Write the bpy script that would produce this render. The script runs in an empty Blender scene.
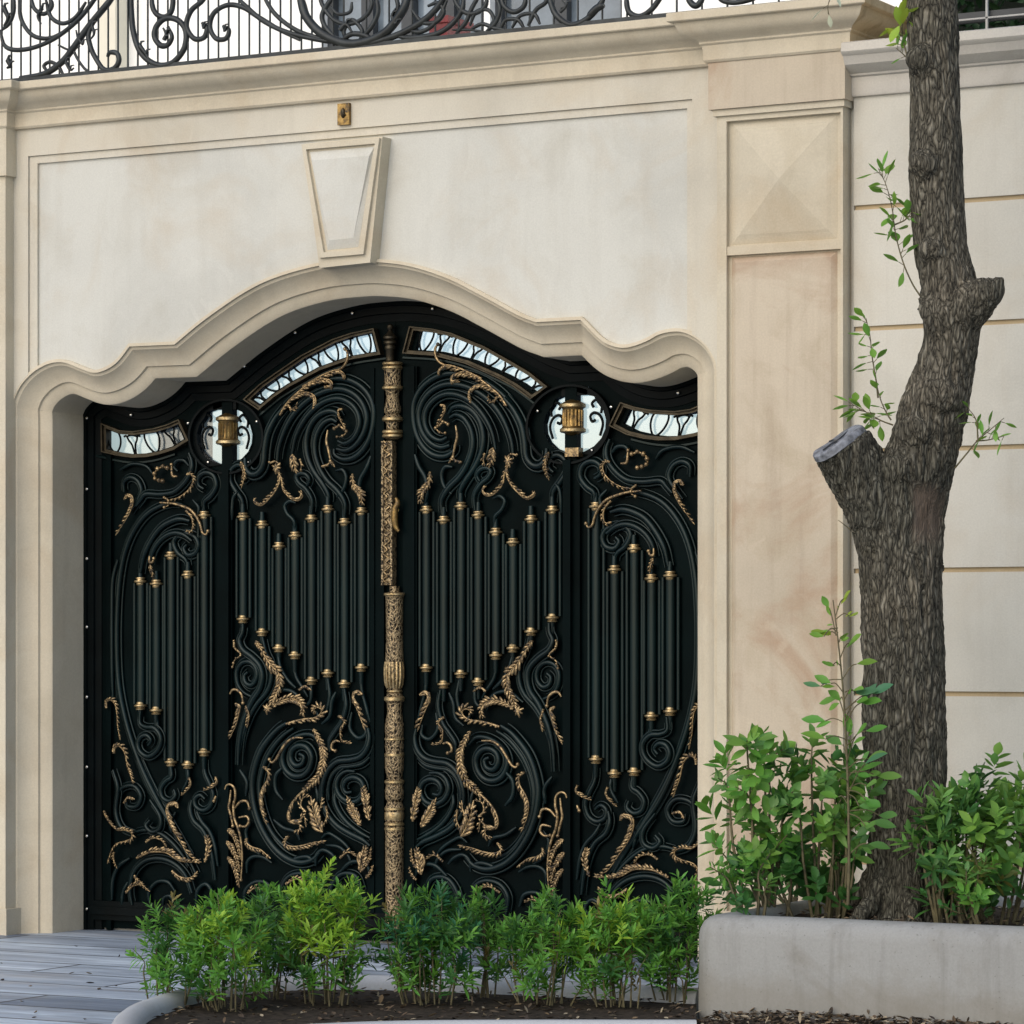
import bpy, bmesh, math, random
from mathutils import Vector, Matrix, noise
from mathutils.geometry import tessellate_polygon
R = math.radians
rnd = random.Random(7)
S = bpy.context.scene
COL = S.collection

# ------------------------------------------------------------------ camera model (telephoto, rising front)
F, TH, HZ, EYE = 3390.0, R(28.86), 645.0, 1.501
CX, CY = 8.7552, -14.1714
VX, VY = -math.sin(TH), math.cos(TH)
def ray(px, py):
    a = (px - 512) / F
    return Vector((VX + a * math.cos(TH), VY + a * math.sin(TH), (HZ - py) / F))
def at(px, py, Y):                       # point of the vertical plane y = Y seen at that place of the photo
    d = ray(px, py); t = (Y - CY) / d.y
    return Vector((CX + t * d.x, Y, EYE + t * d.z))
def gz(px, py, Z):                       # point of the horizontal plane z = Z
    d = ray(px, py); t = (Z - EYE) / d.z
    return Vector((CX + t * d.x, CY + t * d.y, Z))
def ppm(p):                              # photo pixels per metre at a world point
    return F / ((p[0] - CX) * VX + (p[1] - CY) * VY)

# ------------------------------------------------------------------ materials
def mat(name):
    m = bpy.data.materials.new(name); m.use_nodes = True
    nt = m.node_tree; return m, nt, nt.nodes['Principled BSDF']
def nd(nt, typ, **kw):
    n = nt.nodes.new(typ)
    for k, v in kw.items():
        if k in n.inputs.keys(): n.inputs[k].default_value = v
        else: setattr(n, k, v)
    return n
def pos(nt, scale=(1, 1, 1)):
    g = nt.nodes.new('ShaderNodeNewGeometry'); mp = nt.nodes.new('ShaderNodeMapping')
    mp.inputs['Scale'].default_value = scale
    nt.links.new(g.outputs['Position'], mp.inputs['Vector']); return mp.outputs['Vector']
def nz(nt, vec, scale, detail=6, rough=.55, dist=0):
    n = nt.nodes.new('ShaderNodeTexNoise')
    n.inputs['Scale'].default_value = scale; n.inputs['Detail'].default_value = detail
    n.inputs['Roughness'].default_value = rough; n.inputs['Distortion'].default_value = dist
    nt.links.new(vec, n.inputs['Vector']); return n.outputs['Fac']
def ramp(nt, fac, stops):
    n = nt.nodes.new('ShaderNodeValToRGB'); e = n.color_ramp.elements
    while len(e) < len(stops): e.new(.5)
    for i, (p, c) in enumerate(stops):
        e[i].position = p; e[i].color = (*c, 1) if len(c) == 3 else c
    nt.links.new(fac, n.inputs['Fac']); return n.outputs['Color']
def mix(nt, fac, a, b, mode='MIX'):
    n = nt.nodes.new('ShaderNodeMix'); n.data_type = 'RGBA'; n.blend_type = mode
    for s, v in ((n.inputs[0], fac), (n.inputs[6], a), (n.inputs[7], b)):
        if hasattr(v, 'is_output'): nt.links.new(v, s)
        elif isinstance(v, (int, float)): s.default_value = v
        else: s.default_value = (*v, 1)
    return n.outputs[2]
def bump(nt, bs, h, strength, dist=.01):
    b = nt.nodes.new('ShaderNodeBump'); b.inputs['Strength'].default_value = strength
    b.inputs['Distance'].default_value = dist
    nt.links.new(h, b.inputs['Height']); nt.links.new(b.outputs['Normal'], bs.inputs['Normal'])
def stone(name, c, blotch, stain, stain_amt, streak=0.0, splash=False):
    m, nt, bs = mat(name); v = pos(nt)
    c2 = tuple(x * .86 for x in c)
    base = ramp(nt, nz(nt, v, .9, 7, .6, .4), [(.34, c2), (.52, c), (.7, tuple(min(1, x * 1.05) for x in c))])
    b1 = ramp(nt, nz(nt, v, 2.3, 6, .62, .8), [(.52, (0, 0, 0)), (.74, (blotch,) * 3)])
    col = mix(nt, b1, base, tuple(x * y for x, y in zip(c, (.74, .70, .63))))
    s1 = ramp(nt, nz(nt, v, 1.7, 5, .6, 1.2), [(.5, (0, 0, 0)), (.72, (stain_amt,) * 3)])
    col = mix(nt, s1, col, stain)
    if streak:
        vs = pos(nt, (9, 9, .7))
        st = ramp(nt, nz(nt, vs, 1.6, 4, .6), [(.5, (0, 0, 0)), (.75, (streak,) * 3)])
        col = mix(nt, st, col, tuple(x * .6 for x in stain))
    # pale rubbed patches of plaster and fine grain
    p1 = ramp(nt, nz(nt, v, 3.4, 3, .5, 2.0), [(.62, (0, 0, 0)), (.68, (.28, .28, .28))])
    col = mix(nt, p1, col, tuple(min(1, x * 1.07) for x in c))
    gr = ramp(nt, nz(nt, v, 120, 3), [(.3, (.93, .93, .93)), (.7, (1.04, 1.04, 1.04))])
    col = mix(nt, 1.0, col, gr, 'MULTIPLY')
    nt.links.new(col, bs.inputs['Base Color'])
    bs.inputs['Roughness'].default_value = .8; bs.inputs['Specular IOR Level'].default_value = .25
    bump(nt, bs, nz(nt, v, 55, 6, .65), .12, .006)
    if splash:
        sx = nt.nodes.new('ShaderNodeSeparateXYZ'); nt.links.new(v, sx.inputs[0])
        ad = nt.nodes.new('ShaderNodeMath'); ad.operation = 'MULTIPLY_ADD'; ad.inputs[1].default_value = -.22
        nt.links.new(nz(nt, v, 9, 6, .7), ad.inputs[0]); nt.links.new(sx.outputs['Z'], ad.inputs[2])
        mk = ramp(nt, ad.outputs[0], [(-.0, (.38,) * 3), (.10, (0, 0, 0))])
        pores = ramp(nt, nz(nt, v, 75, 3, .5), [(.66, (0, 0, 0)), (.72, (.6,) * 3)])
        col = mix(nt, mk, mix(nt, pores, col, (.12, .118, .105)), (.20, .18, .14)); nt.links.new(col, bs.inputs['Base Color'])
    return m
def simple(name, c, rough=.5, metal=0, vary=.15, scale=8, spec=.5, bmp=0, bscale=60):
    m, nt, bs = mat(name); v = pos(nt)
    col = ramp(nt, nz(nt, v, scale, 5), [(.3, tuple(x * (1 - vary) for x in c)), (.7, tuple(min(1, x * (1 + vary)) for x in c))])
    nt.links.new(col, bs.inputs['Base Color'])
    bs.inputs['Roughness'].default_value = rough; bs.inputs['Metallic'].default_value = metal
    bs.inputs['Specular IOR Level'].default_value = spec
    if bmp: bump(nt, bs, nz(nt, v, bscale, 4), bmp, .004)
    return m
M = {}
M['stain_glow'] = stone('stained_sunglow_limestone', (.66, .50, .29), .4, (.50, .30, .12), .8, .7)  # rain-streaked stone; its orange also carries painted warm light
M['panel'] = stone('pale_limestone', (.575, .572, .52), .42, (.50, .435, .335), .5, .10)
M['border'] = stone('border_limestone', (.585, .55, .46), .4, (.51, .43, .31), .5, .12)
M['cream'] = stone('cream_limestone', (.575, .52, .405), .45, (.49, .39, .26), .6, .12)
M['trim'] = stone('moulded_limestone', (.595, .53, .405), .40, (.47, .375, .25), .5, .15)
M['pink'] = stone('stained_limestone', (.535, .465, .36), .7, (.40, .285, .195), 1.0, .25)
M['tan'] = stone('tan_limestone', (.52, .43, .30), .4, (.42, .29, .16), .5, .4)
M['garden'] = stone('pale_plaster', (.585, .565, .495), .25, (.52, .46, .36), .4, .12)
M['joint'] = stone('joint_sandstone', (.46, .36, .22), .3, (.36, .26, .14), .4)
M['cap'] = stone('weathered_coping', (.56, .53, .47), .4, (.40, .37, .31), .5)
M['concrete'] = stone('smooth_concrete', (.29, .295, .285), .6, (.20, .19, .165), .7, .40, True)
M['kerb'] = stone('kerb_concrete', (.46, .475, .49), .3, (.36, .35, .33), .4)
M['white'] = simple('white_render', (.86, .86, .83), .85, 0, .03, 2)
M['housecol'] = simple('ivory_render', (.70, .66, .55), .85, 0, .06, 2)
M['iron'] = simple('black_green_paint', (.0008, .0030, .0033), .42, 0, .6, 2.2, .04, .08, 90)
M['ironbar'] = simple('satin_black_green_paint', (.0014, .0060, .0064), .30, 0, .5, 3, .27, .06, 120)
for k_ in ('iron', 'ironbar'): M[k_].node_tree.nodes['Principled BSDF'].inputs['Specular Tint'].default_value = (.84, 1, .985, 1)
M['frame'] = simple('blackened_steel', (.0018, .0036, .0040), .42, 0, .4, 7, .08)
M['bronze'] = simple('dull_bronze', (.048, .039, .024), .42, .7, .5, 22)
M['rail'] = simple('weathered_iron', (.022, .027, .029), .45, .3, .5, 15)
M['railgrey'] = simple('pale_grey_rail', (.38, .38, .37), .45, 0, .1, 10)
M['pewter'] = simple('polished_steel', (.75, .72, .66), .25, 1, .1, 10)
def goldmat(name, hi, mid, lo, scale, cut):
    m, nt, bs = mat(name); v = pos(nt)
    n1 = nz(nt, v, scale, 6, .7)
    col = ramp(nt, n1, [(cut - .14, lo), (cut, mid), (cut + .2, hi)])
    nt.links.new(col, bs.inputs['Base Color'])
    mt = ramp(nt, n1, [(cut - .14, (.25,) * 3), (cut, (.85,) * 3)])
    nt.links.new(mt, bs.inputs['Metallic'])
    bs.inputs['Roughness'].default_value = .38
    bump(nt, bs, nz(nt, v, 170, 4, .6), .35, .004)
    return m
M['gold'] = goldmat('rubbed_gilt', (.54, .40, .215), (.29, .205, .105), (.018, .013, .009), 48, .52)
M['collar'] = goldmat('bright_gilt', (.62, .48, .265), (.38, .28, .14), (.03, .022, .012), 46, .46)
M['brass'] = goldmat('yellow_brass', (.42, .28, .10), (.22, .14, .05), (.03, .02, .01), 30, .48)
def carvedmat():
    m, nt, bs = mat('carved_antique_gilt'); v = pos(nt, (1, 1, .75))
    w = nt.nodes.new('ShaderNodeTexVoronoi'); w.feature = 'DISTANCE_TO_EDGE'; w.inputs['Scale'].default_value = 62
    wn = nt.nodes.new('ShaderNodeTexNoise'); wn.inputs['Scale'].default_value = 40; nt.links.new(v, wn.inputs['Vector'])
    ad = nt.nodes.new('ShaderNodeVectorMath'); ad.operation = 'MULTIPLY_ADD'
    ad.inputs[1].default_value = (.03, .03, .03)
    nt.links.new(wn.outputs['Color'], ad.inputs[0]); nt.links.new(v, ad.inputs[2]); nt.links.new(ad.outputs[0], w.inputs['Vector'])
    col = ramp(nt, w.outputs['Distance'], [(.05, (.33, .25, .14)), (.18, (.12, .085, .046)), (.32, (.012, .009, .006))])
    nt.links.new(col, bs.inputs['Base Color']); bs.inputs['Metallic'].default_value = .6; bs.inputs['Roughness'].default_value = .4
    iv = nt.nodes.new('ShaderNodeMath'); iv.operation = 'MULTIPLY'; iv.inputs[1].default_value = -1
    nt.links.new(w.outputs['Distance'], iv.inputs[0]); bump(nt, bs, iv.outputs[0], .8, .012)
    return m
M['carved'] = carvedmat()
def glassmat():
    m, nt, bs = mat('clear_glass'); nt.nodes.remove(bs)
    tr = nt.nodes.new('ShaderNodeBsdfTransparent'); tr.inputs['Color'].default_value = (.86, .90, .95, 1)
    gl = nt.nodes.new('ShaderNodeBsdfGlossy'); gl.inputs['Roughness'].default_value = .05
    mx = nt.nodes.new('ShaderNodeMixShader'); mx.inputs[0].default_value = .10
    nt.links.new(tr.outputs[0], mx.inputs[1]); nt.links.new(gl.outputs[0], mx.inputs[2])
    nt.links.new(mx.outputs[0], nt.nodes['Material Output'].inputs['Surface']); return m
M['glass'] = glassmat()
M['winglass'] = simple('grey_blue_window_glass', (.13, .165, .20), .12, 0, .6, 2.6, .8)
M['winframe'] = simple('dark_window_frame', (.035, .04, .045), .5, 0, .2, 6)
M['red'] = simple('red_enamel', (.17, .010, .014), .4, 0, .2, 6)
M['soil'] = simple('dark_soil', (.036, .028, .021), .95, 0, .7, 40, .2, .8, 60)
def mulchmat():
    m, nt, bs = mat('dry_leaf_litter'); at_ = nt.nodes.new('ShaderNodeVertexColor'); at_.layer_name = 'Col'
    nt.links.new(at_.outputs['Color'], bs.inputs['Base Color']); bs.inputs['Roughness'].default_value = .85; return m
M['litter'] = mulchmat()
def leafmat(name, trans, rough=.45):
    m, nt, bs = mat(name)
    a = nt.nodes.new('ShaderNodeVertexColor'); a.layer_name = 'Col'
    nt.links.new(a.outputs['Color'], bs.inputs['Base Color'])
    bs.inputs['Roughness'].default_value = rough; bs.inputs['Specular IOR Level'].default_value = .35
    t = nt.nodes.new('ShaderNodeBsdfTranslucent')
    hs = nt.nodes.new('ShaderNodeHueSaturation'); hs.inputs['Value'].default_value = 1.5; hs.inputs['Hue'].default_value = .485
    nt.links.new(a.outputs['Color'], hs.inputs['Color']); nt.links.new(hs.outputs[0], t.inputs['Color'])
    mx = nt.nodes.new('ShaderNodeMixShader'); mx.inputs[0].default_value = trans
    nt.links.new(bs.outputs[0], mx.inputs[1]); nt.links.new(t.outputs[0], mx.inputs[2])
    nt.links.new(mx.outputs[0], nt.nodes['Material Output'].inputs['Surface']); return m
M['leaf'] = leafmat('fresh_leaf', .32)
M['stem'] = simple('green_brown_stem', (.10, .085, .04), .7, 0, .4, 30)
def barkmat():
    m, nt, bs = mat('furrowed_bark'); v = pos(nt, (1, 1, .24))
    wn = nt.nodes.new('ShaderNodeTexNoise'); wn.inputs['Scale'].default_value = 22; wn.inputs['Detail'].default_value = 4
    nt.links.new(v, wn.inputs['Vector'])
    ad = nt.nodes.new('ShaderNodeVectorMath'); ad.operation = 'MULTIPLY_ADD'; ad.inputs[1].default_value = (.065, .065, .065)
    nt.links.new(wn.outputs['Color'], ad.inputs[0]); nt.links.new(v, ad.inputs[2])
    vo = nt.nodes.new('ShaderNodeTexVoronoi'); vo.feature = 'DISTANCE_TO_EDGE'; vo.inputs['Scale'].default_value = 60
    nt.links.new(ad.outputs[0], vo.inputs['Vector'])
    fine = nz(nt, v, 110, 6, .7, .8)
    mm = nt.nodes.new('ShaderNodeMath'); mm.operation = 'MULTIPLY_ADD'; mm.inputs[1].default_value = .42; nt.links.new(fine, mm.inputs[0]); nt.links.new(vo.outputs['Distance'], mm.inputs[2])
    n1 = mm.outputs[0]
    col = ramp(nt, n1, [(.20, (.017, .016, .013)), (.29, (.080, .075, .061)), (.44, (.135, .127, .105)), (.62, (.25, .238, .20))])
    big = ramp(nt, nz(nt, pos(nt), 2.6, 4), [(.35, (.72, .74, .70)), (.7, (1.2, 1.14, 1.05))])
    col = mix(nt, 1.0, col, big, 'MULTIPLY')
    a = nt.nodes.new('ShaderNodeVertexColor'); a.layer_name = 'Wound'
    sp = nt.nodes.new('ShaderNodeSeparateColor'); nt.links.new(a.outputs['Color'], sp.inputs[0])
    wc = ramp(nt, nz(nt, v, 20, 5), [(.35, (.085, .066, .050)), (.65, (.155, .122, .095))])
    col = mix(nt, sp.outputs[0], col, wc)
    nt.links.new(col, bs.inputs['Base Color']); bs.inputs['Roughness'].default_value = .9; bs.inputs['Specular IOR Level'].default_value = .2
    bump(nt, bs, n1, .9, .02); return m
M['bark'] = barkmat()
M['cut'] = simple('sealed_cut_wood', (.17, .18, .20), .75, 0, .6, 30, .2, 1.0, 45)
def pavemat():
    m, nt, bs = mat('long_slate_slabs'); v = pos(nt)
    b = nt.nodes.new('ShaderNodeTexBrick'); nt.links.new(v, b.inputs['Vector'])
    b.inputs['Scale'].default_value = 1; b.inputs['Brick Width'].default_value = 1.9; b.inputs['Row Height'].default_value = .40
    b.inputs['Mortar Size'].default_value = .011; b.inputs['Mortar Smooth'].default_value = .2; b.offset = .37
    b.inputs['Color1'].default_value = (.17, .21, .265, 1); b.inputs['Color2'].default_value = (.45, .52, .59, 1)
    b.inputs['Mortar'].default_value = (.035, .04, .048, 1); b.inputs['Bias'].default_value = -.1
    s = ramp(nt, nz(nt, pos(nt, (.35, 2.6, 1)), 2.2, 6, .65, .7), [(.32, (.55, .55, .57)), (.5, (.95, .96, .99)), (.66, (1.55, 1.55, 1.52))])
    col = mix(nt, 1.0, b.outputs['Color'], s, 'MULTIPLY')
    br = ramp(nt, nz(nt, pos(nt, (.3, 1.7, 1)), 1.9, 4), [(.56, (0, 0, 0)), (.72, (.5,) * 3)])
    col = mix(nt, br, col, (.27, .225, .185))
    nt.links.new(col, bs.inputs['Base Color'])
    rr = ramp(nt, nz(nt, v, 5, 4), [(.3, (.42,) * 3), (.7, (.68,) * 3)]); nt.links.new(rr, bs.inputs['Roughness'])
    bump(nt, bs, b.outputs['Fac'], -.5, .006); return m
M['pave'] = pavemat()
M['earth'] = simple('street_ground', (.13, .13, .125), .9, 0, .3, 1.5)

# ------------------------------------------------------------------ object helpers
ROOT = {}                                 # object name -> world matrix of the thing it belongs to
def root_m(o): return ROOT.get(o.name, Matrix.Identity(4))
def thing(name, label, cat, loc, group=None, scale=(1, 1, 1)):
    o = bpy.data.objects.new(name, None); COL.objects.link(o)
    o.empty_display_size = .1
    o.location = loc; o.scale = scale
    ROOT[o.name] = Matrix.Translation(Vector(loc)) @ Matrix.Diagonal((*scale, 1))
    tag(o, label, cat, group); return o
def tag(o, label, cat, group=None):
    o['label'] = label; o['category'] = cat
    if group: o['group'] = group
    return o
def obj(name, bm, m, parent=None, smooth=False, kind=None):
    if parent is not None:
        bm.transform(root_m(parent).inverted())
    bmesh.ops.recalc_face_normals(bm, faces=bm.faces)
    me = bpy.data.meshes.new(name); bm.to_mesh(me); bm.free()
    ms = m if isinstance(m, (list, tuple)) else [m]
    for x in ms: me.materials.append(x)
    if smooth:
        for p in me.polygons: p.use_smooth = True
        me.set_sharp_from_angle(angle=R(smooth if smooth > 1 else 42))
    o = bpy.data.objects.new(name, me); COL.objects.link(o)
    if parent is not None:
        o.parent = parent; ROOT[o.name] = root_m(parent)
    if kind: o['kind'] = kind
    return o
def copy_tree(o, parent=None):
    c = o.copy(); COL.objects.link(c)
    if parent is not None: c.parent = parent
    for ch in list(o.children): copy_tree(ch, c)
    return c
def B(): return bmesh.new()
def box(bm, x0, x1, y0, y1, z0, z1):
    vs = [bm.verts.new((x, y, z)) for x in (x0, x1) for y in (y0, y1) for z in (z0, z1)]
    for f in ((0, 1, 3, 2), (4, 6, 7, 5), (0, 4, 5, 1), (2, 3, 7, 6), (0, 2, 6, 4), (1, 5, 7, 3)):
        bm.faces.new([vs[i] for i in f])
    return vs
def bevel(bm, w, seg=2):
    es = [e for e in bm.edges if len(e.link_faces) == 2 and e.calc_face_angle(0) > R(35)]
    bmesh.ops.bevel(bm, geom=es, offset=w, segments=seg, affect='EDGES', profile=.5)
    return bm
def prism(bm, loops, y0, y1):              # loops of (x, z); front at y0, back at y1
    l3 = [[Vector((p[0], p[1], 0)) for p in l] for l in loops]
    tris = tessellate_polygon(l3)
    flat = [p for l in loops for p in l]
    fv = [bm.verts.new((p[0], y0, p[1])) for p in flat]; bv = [bm.verts.new((p[0], y1, p[1])) for p in flat]
    for t in tris:
        try: bm.faces.new([fv[i] for i in t]); bm.faces.new([bv[i] for i in reversed(t)])
        except ValueError: pass
    k = 0
    for l in loops:
        n = len(l)
        for i in range(n):
            a, b = k + i, k + (i + 1) % n
            try: bm.faces.new((fv[a], fv[b], bv[b], bv[a]))
            except ValueError: pass
        k += n
    return bm
def cr(P, n=8, closed=False):              # Catmull-Rom through points
    P = [Vector(p) for p in P]
    if len(P) < 3 and not closed: return [P[0].lerp(P[-1], i / n) for i in range(n + 1)]
    out = []; m = len(P)
    for i in range(m if closed else m - 1):
        if closed: p0, p1, p2, p3 = P[i - 1], P[i], P[(i + 1) % m], P[(i + 2) % m]
        else:
            p1, p2 = P[i], P[i + 1]
            p0 = P[i - 1] if i else p1 * 2 - p2
            p3 = P[i + 2] if i + 2 < m else p2 * 2 - p1
        for k in range(n):
            t = k / n
            out.append(.5 * ((2 * p1) + (p2 - p0) * t + (2 * p0 - 5 * p1 + 4 * p2 - p3) * t * t + (3 * p1 - p0 - 3 * p2 + p3) * t ** 3))
    if not closed: out.append(P[-1])
    return out
def tube(bm, P, r, sides=8, flat=1.0, caps=True, closed=False):
    """round rod along 3D points; r a number or a function of t in 0..1; flat squeezes it along y"""
    n = len(P); rings = []; up = None
    for i, p in enumerate(P):
        if closed: d = P[(i + 1) % n] - P[i - 1]
        else: d = P[min(i + 1, n - 1)] - P[max(i - 1, 0)]
        if d.length < 1e-9: d = Vector((0, 0, 1))
        d.normalize()
        if up is None:
            up = Vector((0, 1, 0)) if abs(d.y) < .9 else Vector((1, 0, 0))
        up = (up - d * up.dot(d)).normalized(); s = d.cross(up)
        rr = r(i / max(1, n - 1)) if callable(r) else r
        ring = []
        for k in range(sides):
            a = 2 * math.pi * k / sides
            o = s * (math.cos(a) * rr) + up * (math.sin(a) * rr)
            o.y *= flat
            ring.append(bm.verts.new(p + o))
        rings.append(ring)
    for i in range(n if closed else n - 1):
        a, b = rings[i], rings[(i + 1) % n]
        for k in range(sides):
            bm.faces.new((a[k], a[(k + 1) % sides], b[(k + 1) % sides], b[k]))
    if caps and not closed:
        bm.faces.new(list(reversed(rings[0]))); bm.faces.new(rings[-1])
    return bm
def lathe(bm, c, prof, sides=16, axis='z'):  # prof: (radius, z)
    rings = []
    for r, z in prof:
        rings.append([bm.verts.new((c[0] + r * math.cos(2 * math.pi * k / sides), c[1] + r * math.sin(2 * math.pi * k / sides), z)) for k in range(sides)])
    for a, b in zip(rings, rings[1:]):
        for k in range(sides): bm.faces.new((a[k], a[(k + 1) % sides], b[(k + 1) % sides], b[k]))
    bm.faces.new(rings[0]); bm.faces.new(rings[-1]); return bm
def sweep(bm, path, prof):
    """path: plan points (x, y), outward side on the right of travel (-y for +x travel); prof: (out, z) list"""
    n = len(path); rows = []
    for i in range(n):
        p = Vector(path[i])
        d0 = (p - Vector(path[i - 1])).normalized() if i else None
        d1 = (Vector(path[i + 1]) - p).normalized() if i < n - 1 else None
        d0 = d0 or d1; d1 = d1 or d0
        n0, n1 = Vector((d0.y, -d0.x)), Vector((d1.y, -d1.x))
        m = (n0 + n1); m = m / max(.2, m.dot(n0)) if m.length > 1e-6 else n0
        rows.append([bm.verts.new((p.x + m.x * o, p.y + m.y * o, z)) for o, z in prof])
    for a, b in zip(rows, rows[1:]):
        for k in range(len(prof) - 1): bm.faces.new((a[k], a[k + 1], b[k + 1], b[k]))
    for rw in (rows[0], rows[-1]):
        try: bm.faces.new(rw)
        except ValueError: pass
    return bm

# ================================================================== THE SETTING
bm = B(); box(bm, -300, 300, -60, 540, -.5, -.012)
g = obj('ground', bm, M['earth'], kind='structure')
bm = B(); box(bm, -14, 22, -13.5, 12, -.2, 0)
obj('pavement', bm, M['pave'], kind='structure')

# ================================================================== GATE WALL
OUT_L = [(12, 405), (18.7, 387.4), (30.5, 373.4), (44.5, 364.5), (56, 361.5), (66.8, 362.5), (82, 368.5), (93.8, 372), (105.5, 369), (117, 361)]
N1, N2 = (129, 345.7), (174, 343.8)
ARCH = [(203, 320), (242, 293), (273.4, 277.5), (312.5, 266.2), (345, 262), (373, 261.2), (408.6, 265.3), (447.7, 277.8), (482.8, 295.5), (518, 314.5)]
N3, N4 = (535.5, 321.3), (580.5, 319)
OUT_R = [(600, 338.5), (612, 345), (623.4, 347), (634, 345), (646.9, 340), (658, 334), (670.3, 331), (682, 331.3), (693.8, 336), (705, 345), (711.5, 355), (715.4, 366)]
def w2(p): q = at(p[0], p[1], 0); return Vector((q.x, q.z))
xL, xR = w2((12, 500)).x, w2((716, 500)).x
segs = [
    [Vector((xL, -.03)), Vector((xL, w2((12, 420)).y))],
    cr([(xL, w2((12, 420)).y)] + [w2(p) for p in OUT_L] + [w2(N1)], 6),
    [w2(N1), w2(N2)],
    cr([w2(N2)] + [w2(p) for p in ARCH] + [w2(N3)], 8),
    [w2(N3), w2(N4)],
    cr([w2(N4)] + [w2(p) for p in OUT_R] + [(xR, w2((716, 385)).y)], 6),
    [Vector((xR, w2((716, 385)).y)), Vector((xR, -.03))]]
CURVE = []
for s in segs:
    for p in s:
        if not CURVE or (p - CURVE[-1]).length > 1e-4: CURVE.append(p)
def offset(C, s):                           # s > 0 goes towards the opening
    out = []
    for i, p in enumerate(C):
        d0 = (p - C[i - 1]).normalized() if i else (C[1] - p).normalized()
        d1 = (C[i + 1] - p).normalized() if i < len(C) - 1 else d0
        n0, n1 = Vector((d0.y, -d0.x)), Vector((d1.y, -d1.x))
        m = n0 + n1; m = m / max(.55, m.dot(n0))
        out.append(p + m * s)
    return out
gw = thing('gate_wall', 'cream stone gate wall with a wavy arch, keystone and framed pilaster round the black gate', 'wall', (0, 0, 0))
YB = .026
ztop = at(60, 120, -.02).z
x0w, x1w = -5.5, at(852, 300, 0).x
poly = [(x0w, -.05), (x0w, ztop), (x1w, ztop), (x1w, -.05)] + [(p.x, p.y) for p in reversed(CURVE)]
bm = B(); prism(bm, [poly], YB, .62)
obj('wall_face', bm, M['panel'], gw)
# raised border round the big panel: two steps, dying out towards the shoulders of the arch
def taper_strip(bm, xa, xb, za, zb, y_top, y_low, yb):
    v = [bm.verts.new(p) for p in ((xa, y_top, za), (xb, y_top, za), (xb, y_low, zb), (xa, y_low, zb), (xa, yb, za), (xb, yb, za), (xb, yb, zb), (xa, yb, zb))]
    for f in ((0, 1, 2, 3), (0, 4, 5, 1), (1, 5, 6, 2), (3, 2, 6, 7), (0, 3, 7, 4), (4, 7, 6, 5)): bm.faces.new([v[i] for i in f])
bx0, bx1 = at(28, 200, 0).x, at(692, 200, 0).x
bx0b, bx1b = at(36, 200, 0).x, at(686, 200, 0).x
zb0 = (at(28, 158, 0).z + at(692, 97, 0).z) / 2
zb1 = (at(36, 166, 0).z + at(688, 104.5, 0).z) / 2
zlow = at(30, 340, 0).z
xw1 = at(722, 200, 0).x
def side(x_in, x_out, ya, left):           # strip of wall face between x_in and x_out, cut along the arch below
    C = [p for p in offset(CURVE, -.004)]
    C = [p for p in C if (p.x < 0) == left]
    if left: C = [p for p in C if p.x <= x_in and p.x >= x_out]
    else: C = [p for p in reversed(C) if p.x >= x_in and p.x <= x_out]
    C = [(p.x, p.y) for p in C]             # from the ground up on both sides
    return C
bm = B()
CL = side(bx0, -9, 0, True); CR = side(bx1, 9, 0, False)
prism(bm, [[(-2.075, ztop), (-2.075, -.05)] + CL + [(bx0, CL[-1][1]), (bx0, zb0), (bx1, zb0), (bx1, CR[-1][1])] + list(reversed(CR)) + [(xw1, -.05), (xw1, ztop)]], 0, YB)
obj('border_panel', bm, M['border'], gw)
bm = B()
CL2 = [p for p in side(bx0b, bx0 + .001, 0, True)]; CR2 = side(bx1b, bx1 - .001, 0, False)
prism(bm, [[(bx0 + .001, zb0 - .001), (bx0 + .001, CL2[0][1])] + CL2 + [(bx0b, CL2[-1][1]), (bx0b, zb1), (bx1b, zb1), (bx1b, CR2[-1][1])] + list(reversed(CR2)) + [(bx1 - .001, CR2[0][1]), (bx1 - .001, zb0 - .001)]], .012, YB)
obj('inner_border', bm, M['border'], gw)
# moulding of the arch: lip, deep cove, step, flat band, then the reveal
prof = [(-.012, YB + .01), (-.012, .002), (.004, .0), (.006, .014), (.012, .017), (.020, .020), (.026, .030), (.043, .050), (.064, .070), (.085, .084), (.100, .091), (.103, .106), (.110, .109), (.152, .128), (.159, .136), (.159, .66)]
bm = B(); rows = []
for s, y in prof:
    rows.append([bm.verts.new((p.x, y, p.y)) for p in offset(CURVE, s)])
for a, b in zip(rows, rows[1:]):
    for k in range(len(CURVE) - 1): bm.faces.new((a[k], a[k + 1], b[k + 1], b[k]))
obj('arch_moulding', bm, M['trim'], gw, smooth=26)
# keystone
def kq(pts, Y): return [(at(p[0], p[1], Y).x, at(p[0], p[1], Y).z) for p in pts]
KF = kq([(303, 144), (382.5, 136.5), (370, 262.5), (319.5, 268)], -.058)
bm = B(); prism(bm, [KF], -.058, YB)
ks = obj('keystone', bevel(bm, .003), M['cream'], gw)
KP = kq([(309.5, 152), (374, 146.5), (358, 247), (327, 250)], -.063)
bm = B()
def frustum(bm, P, ins, y0, y1, cx=None):
    c = Vector((sum(p[0] for p in P) / len(P), sum(p[1] for p in P) / len(P)))
    a = [bm.verts.new((p[0], y0, p[1])) for p in P]
    b = []
    for p in P:
        d = c - Vector(p); b.append(bm.verts.new((p[0] + math.copysign(min(ins[0], abs(d.x)), d.x), y1, p[1] + math.copysign(min(ins[1], abs(d.y)), d.y))))
    n = len(P)
    for i in range(n): bm.faces.new((a[i], a[(i + 1) % n], b[(i + 1) % n], b[i]))
    bm.faces.new(b); bm.faces.new(list(reversed(a)))
KG = [(p[0], p[1]) for p in KP]
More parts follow.
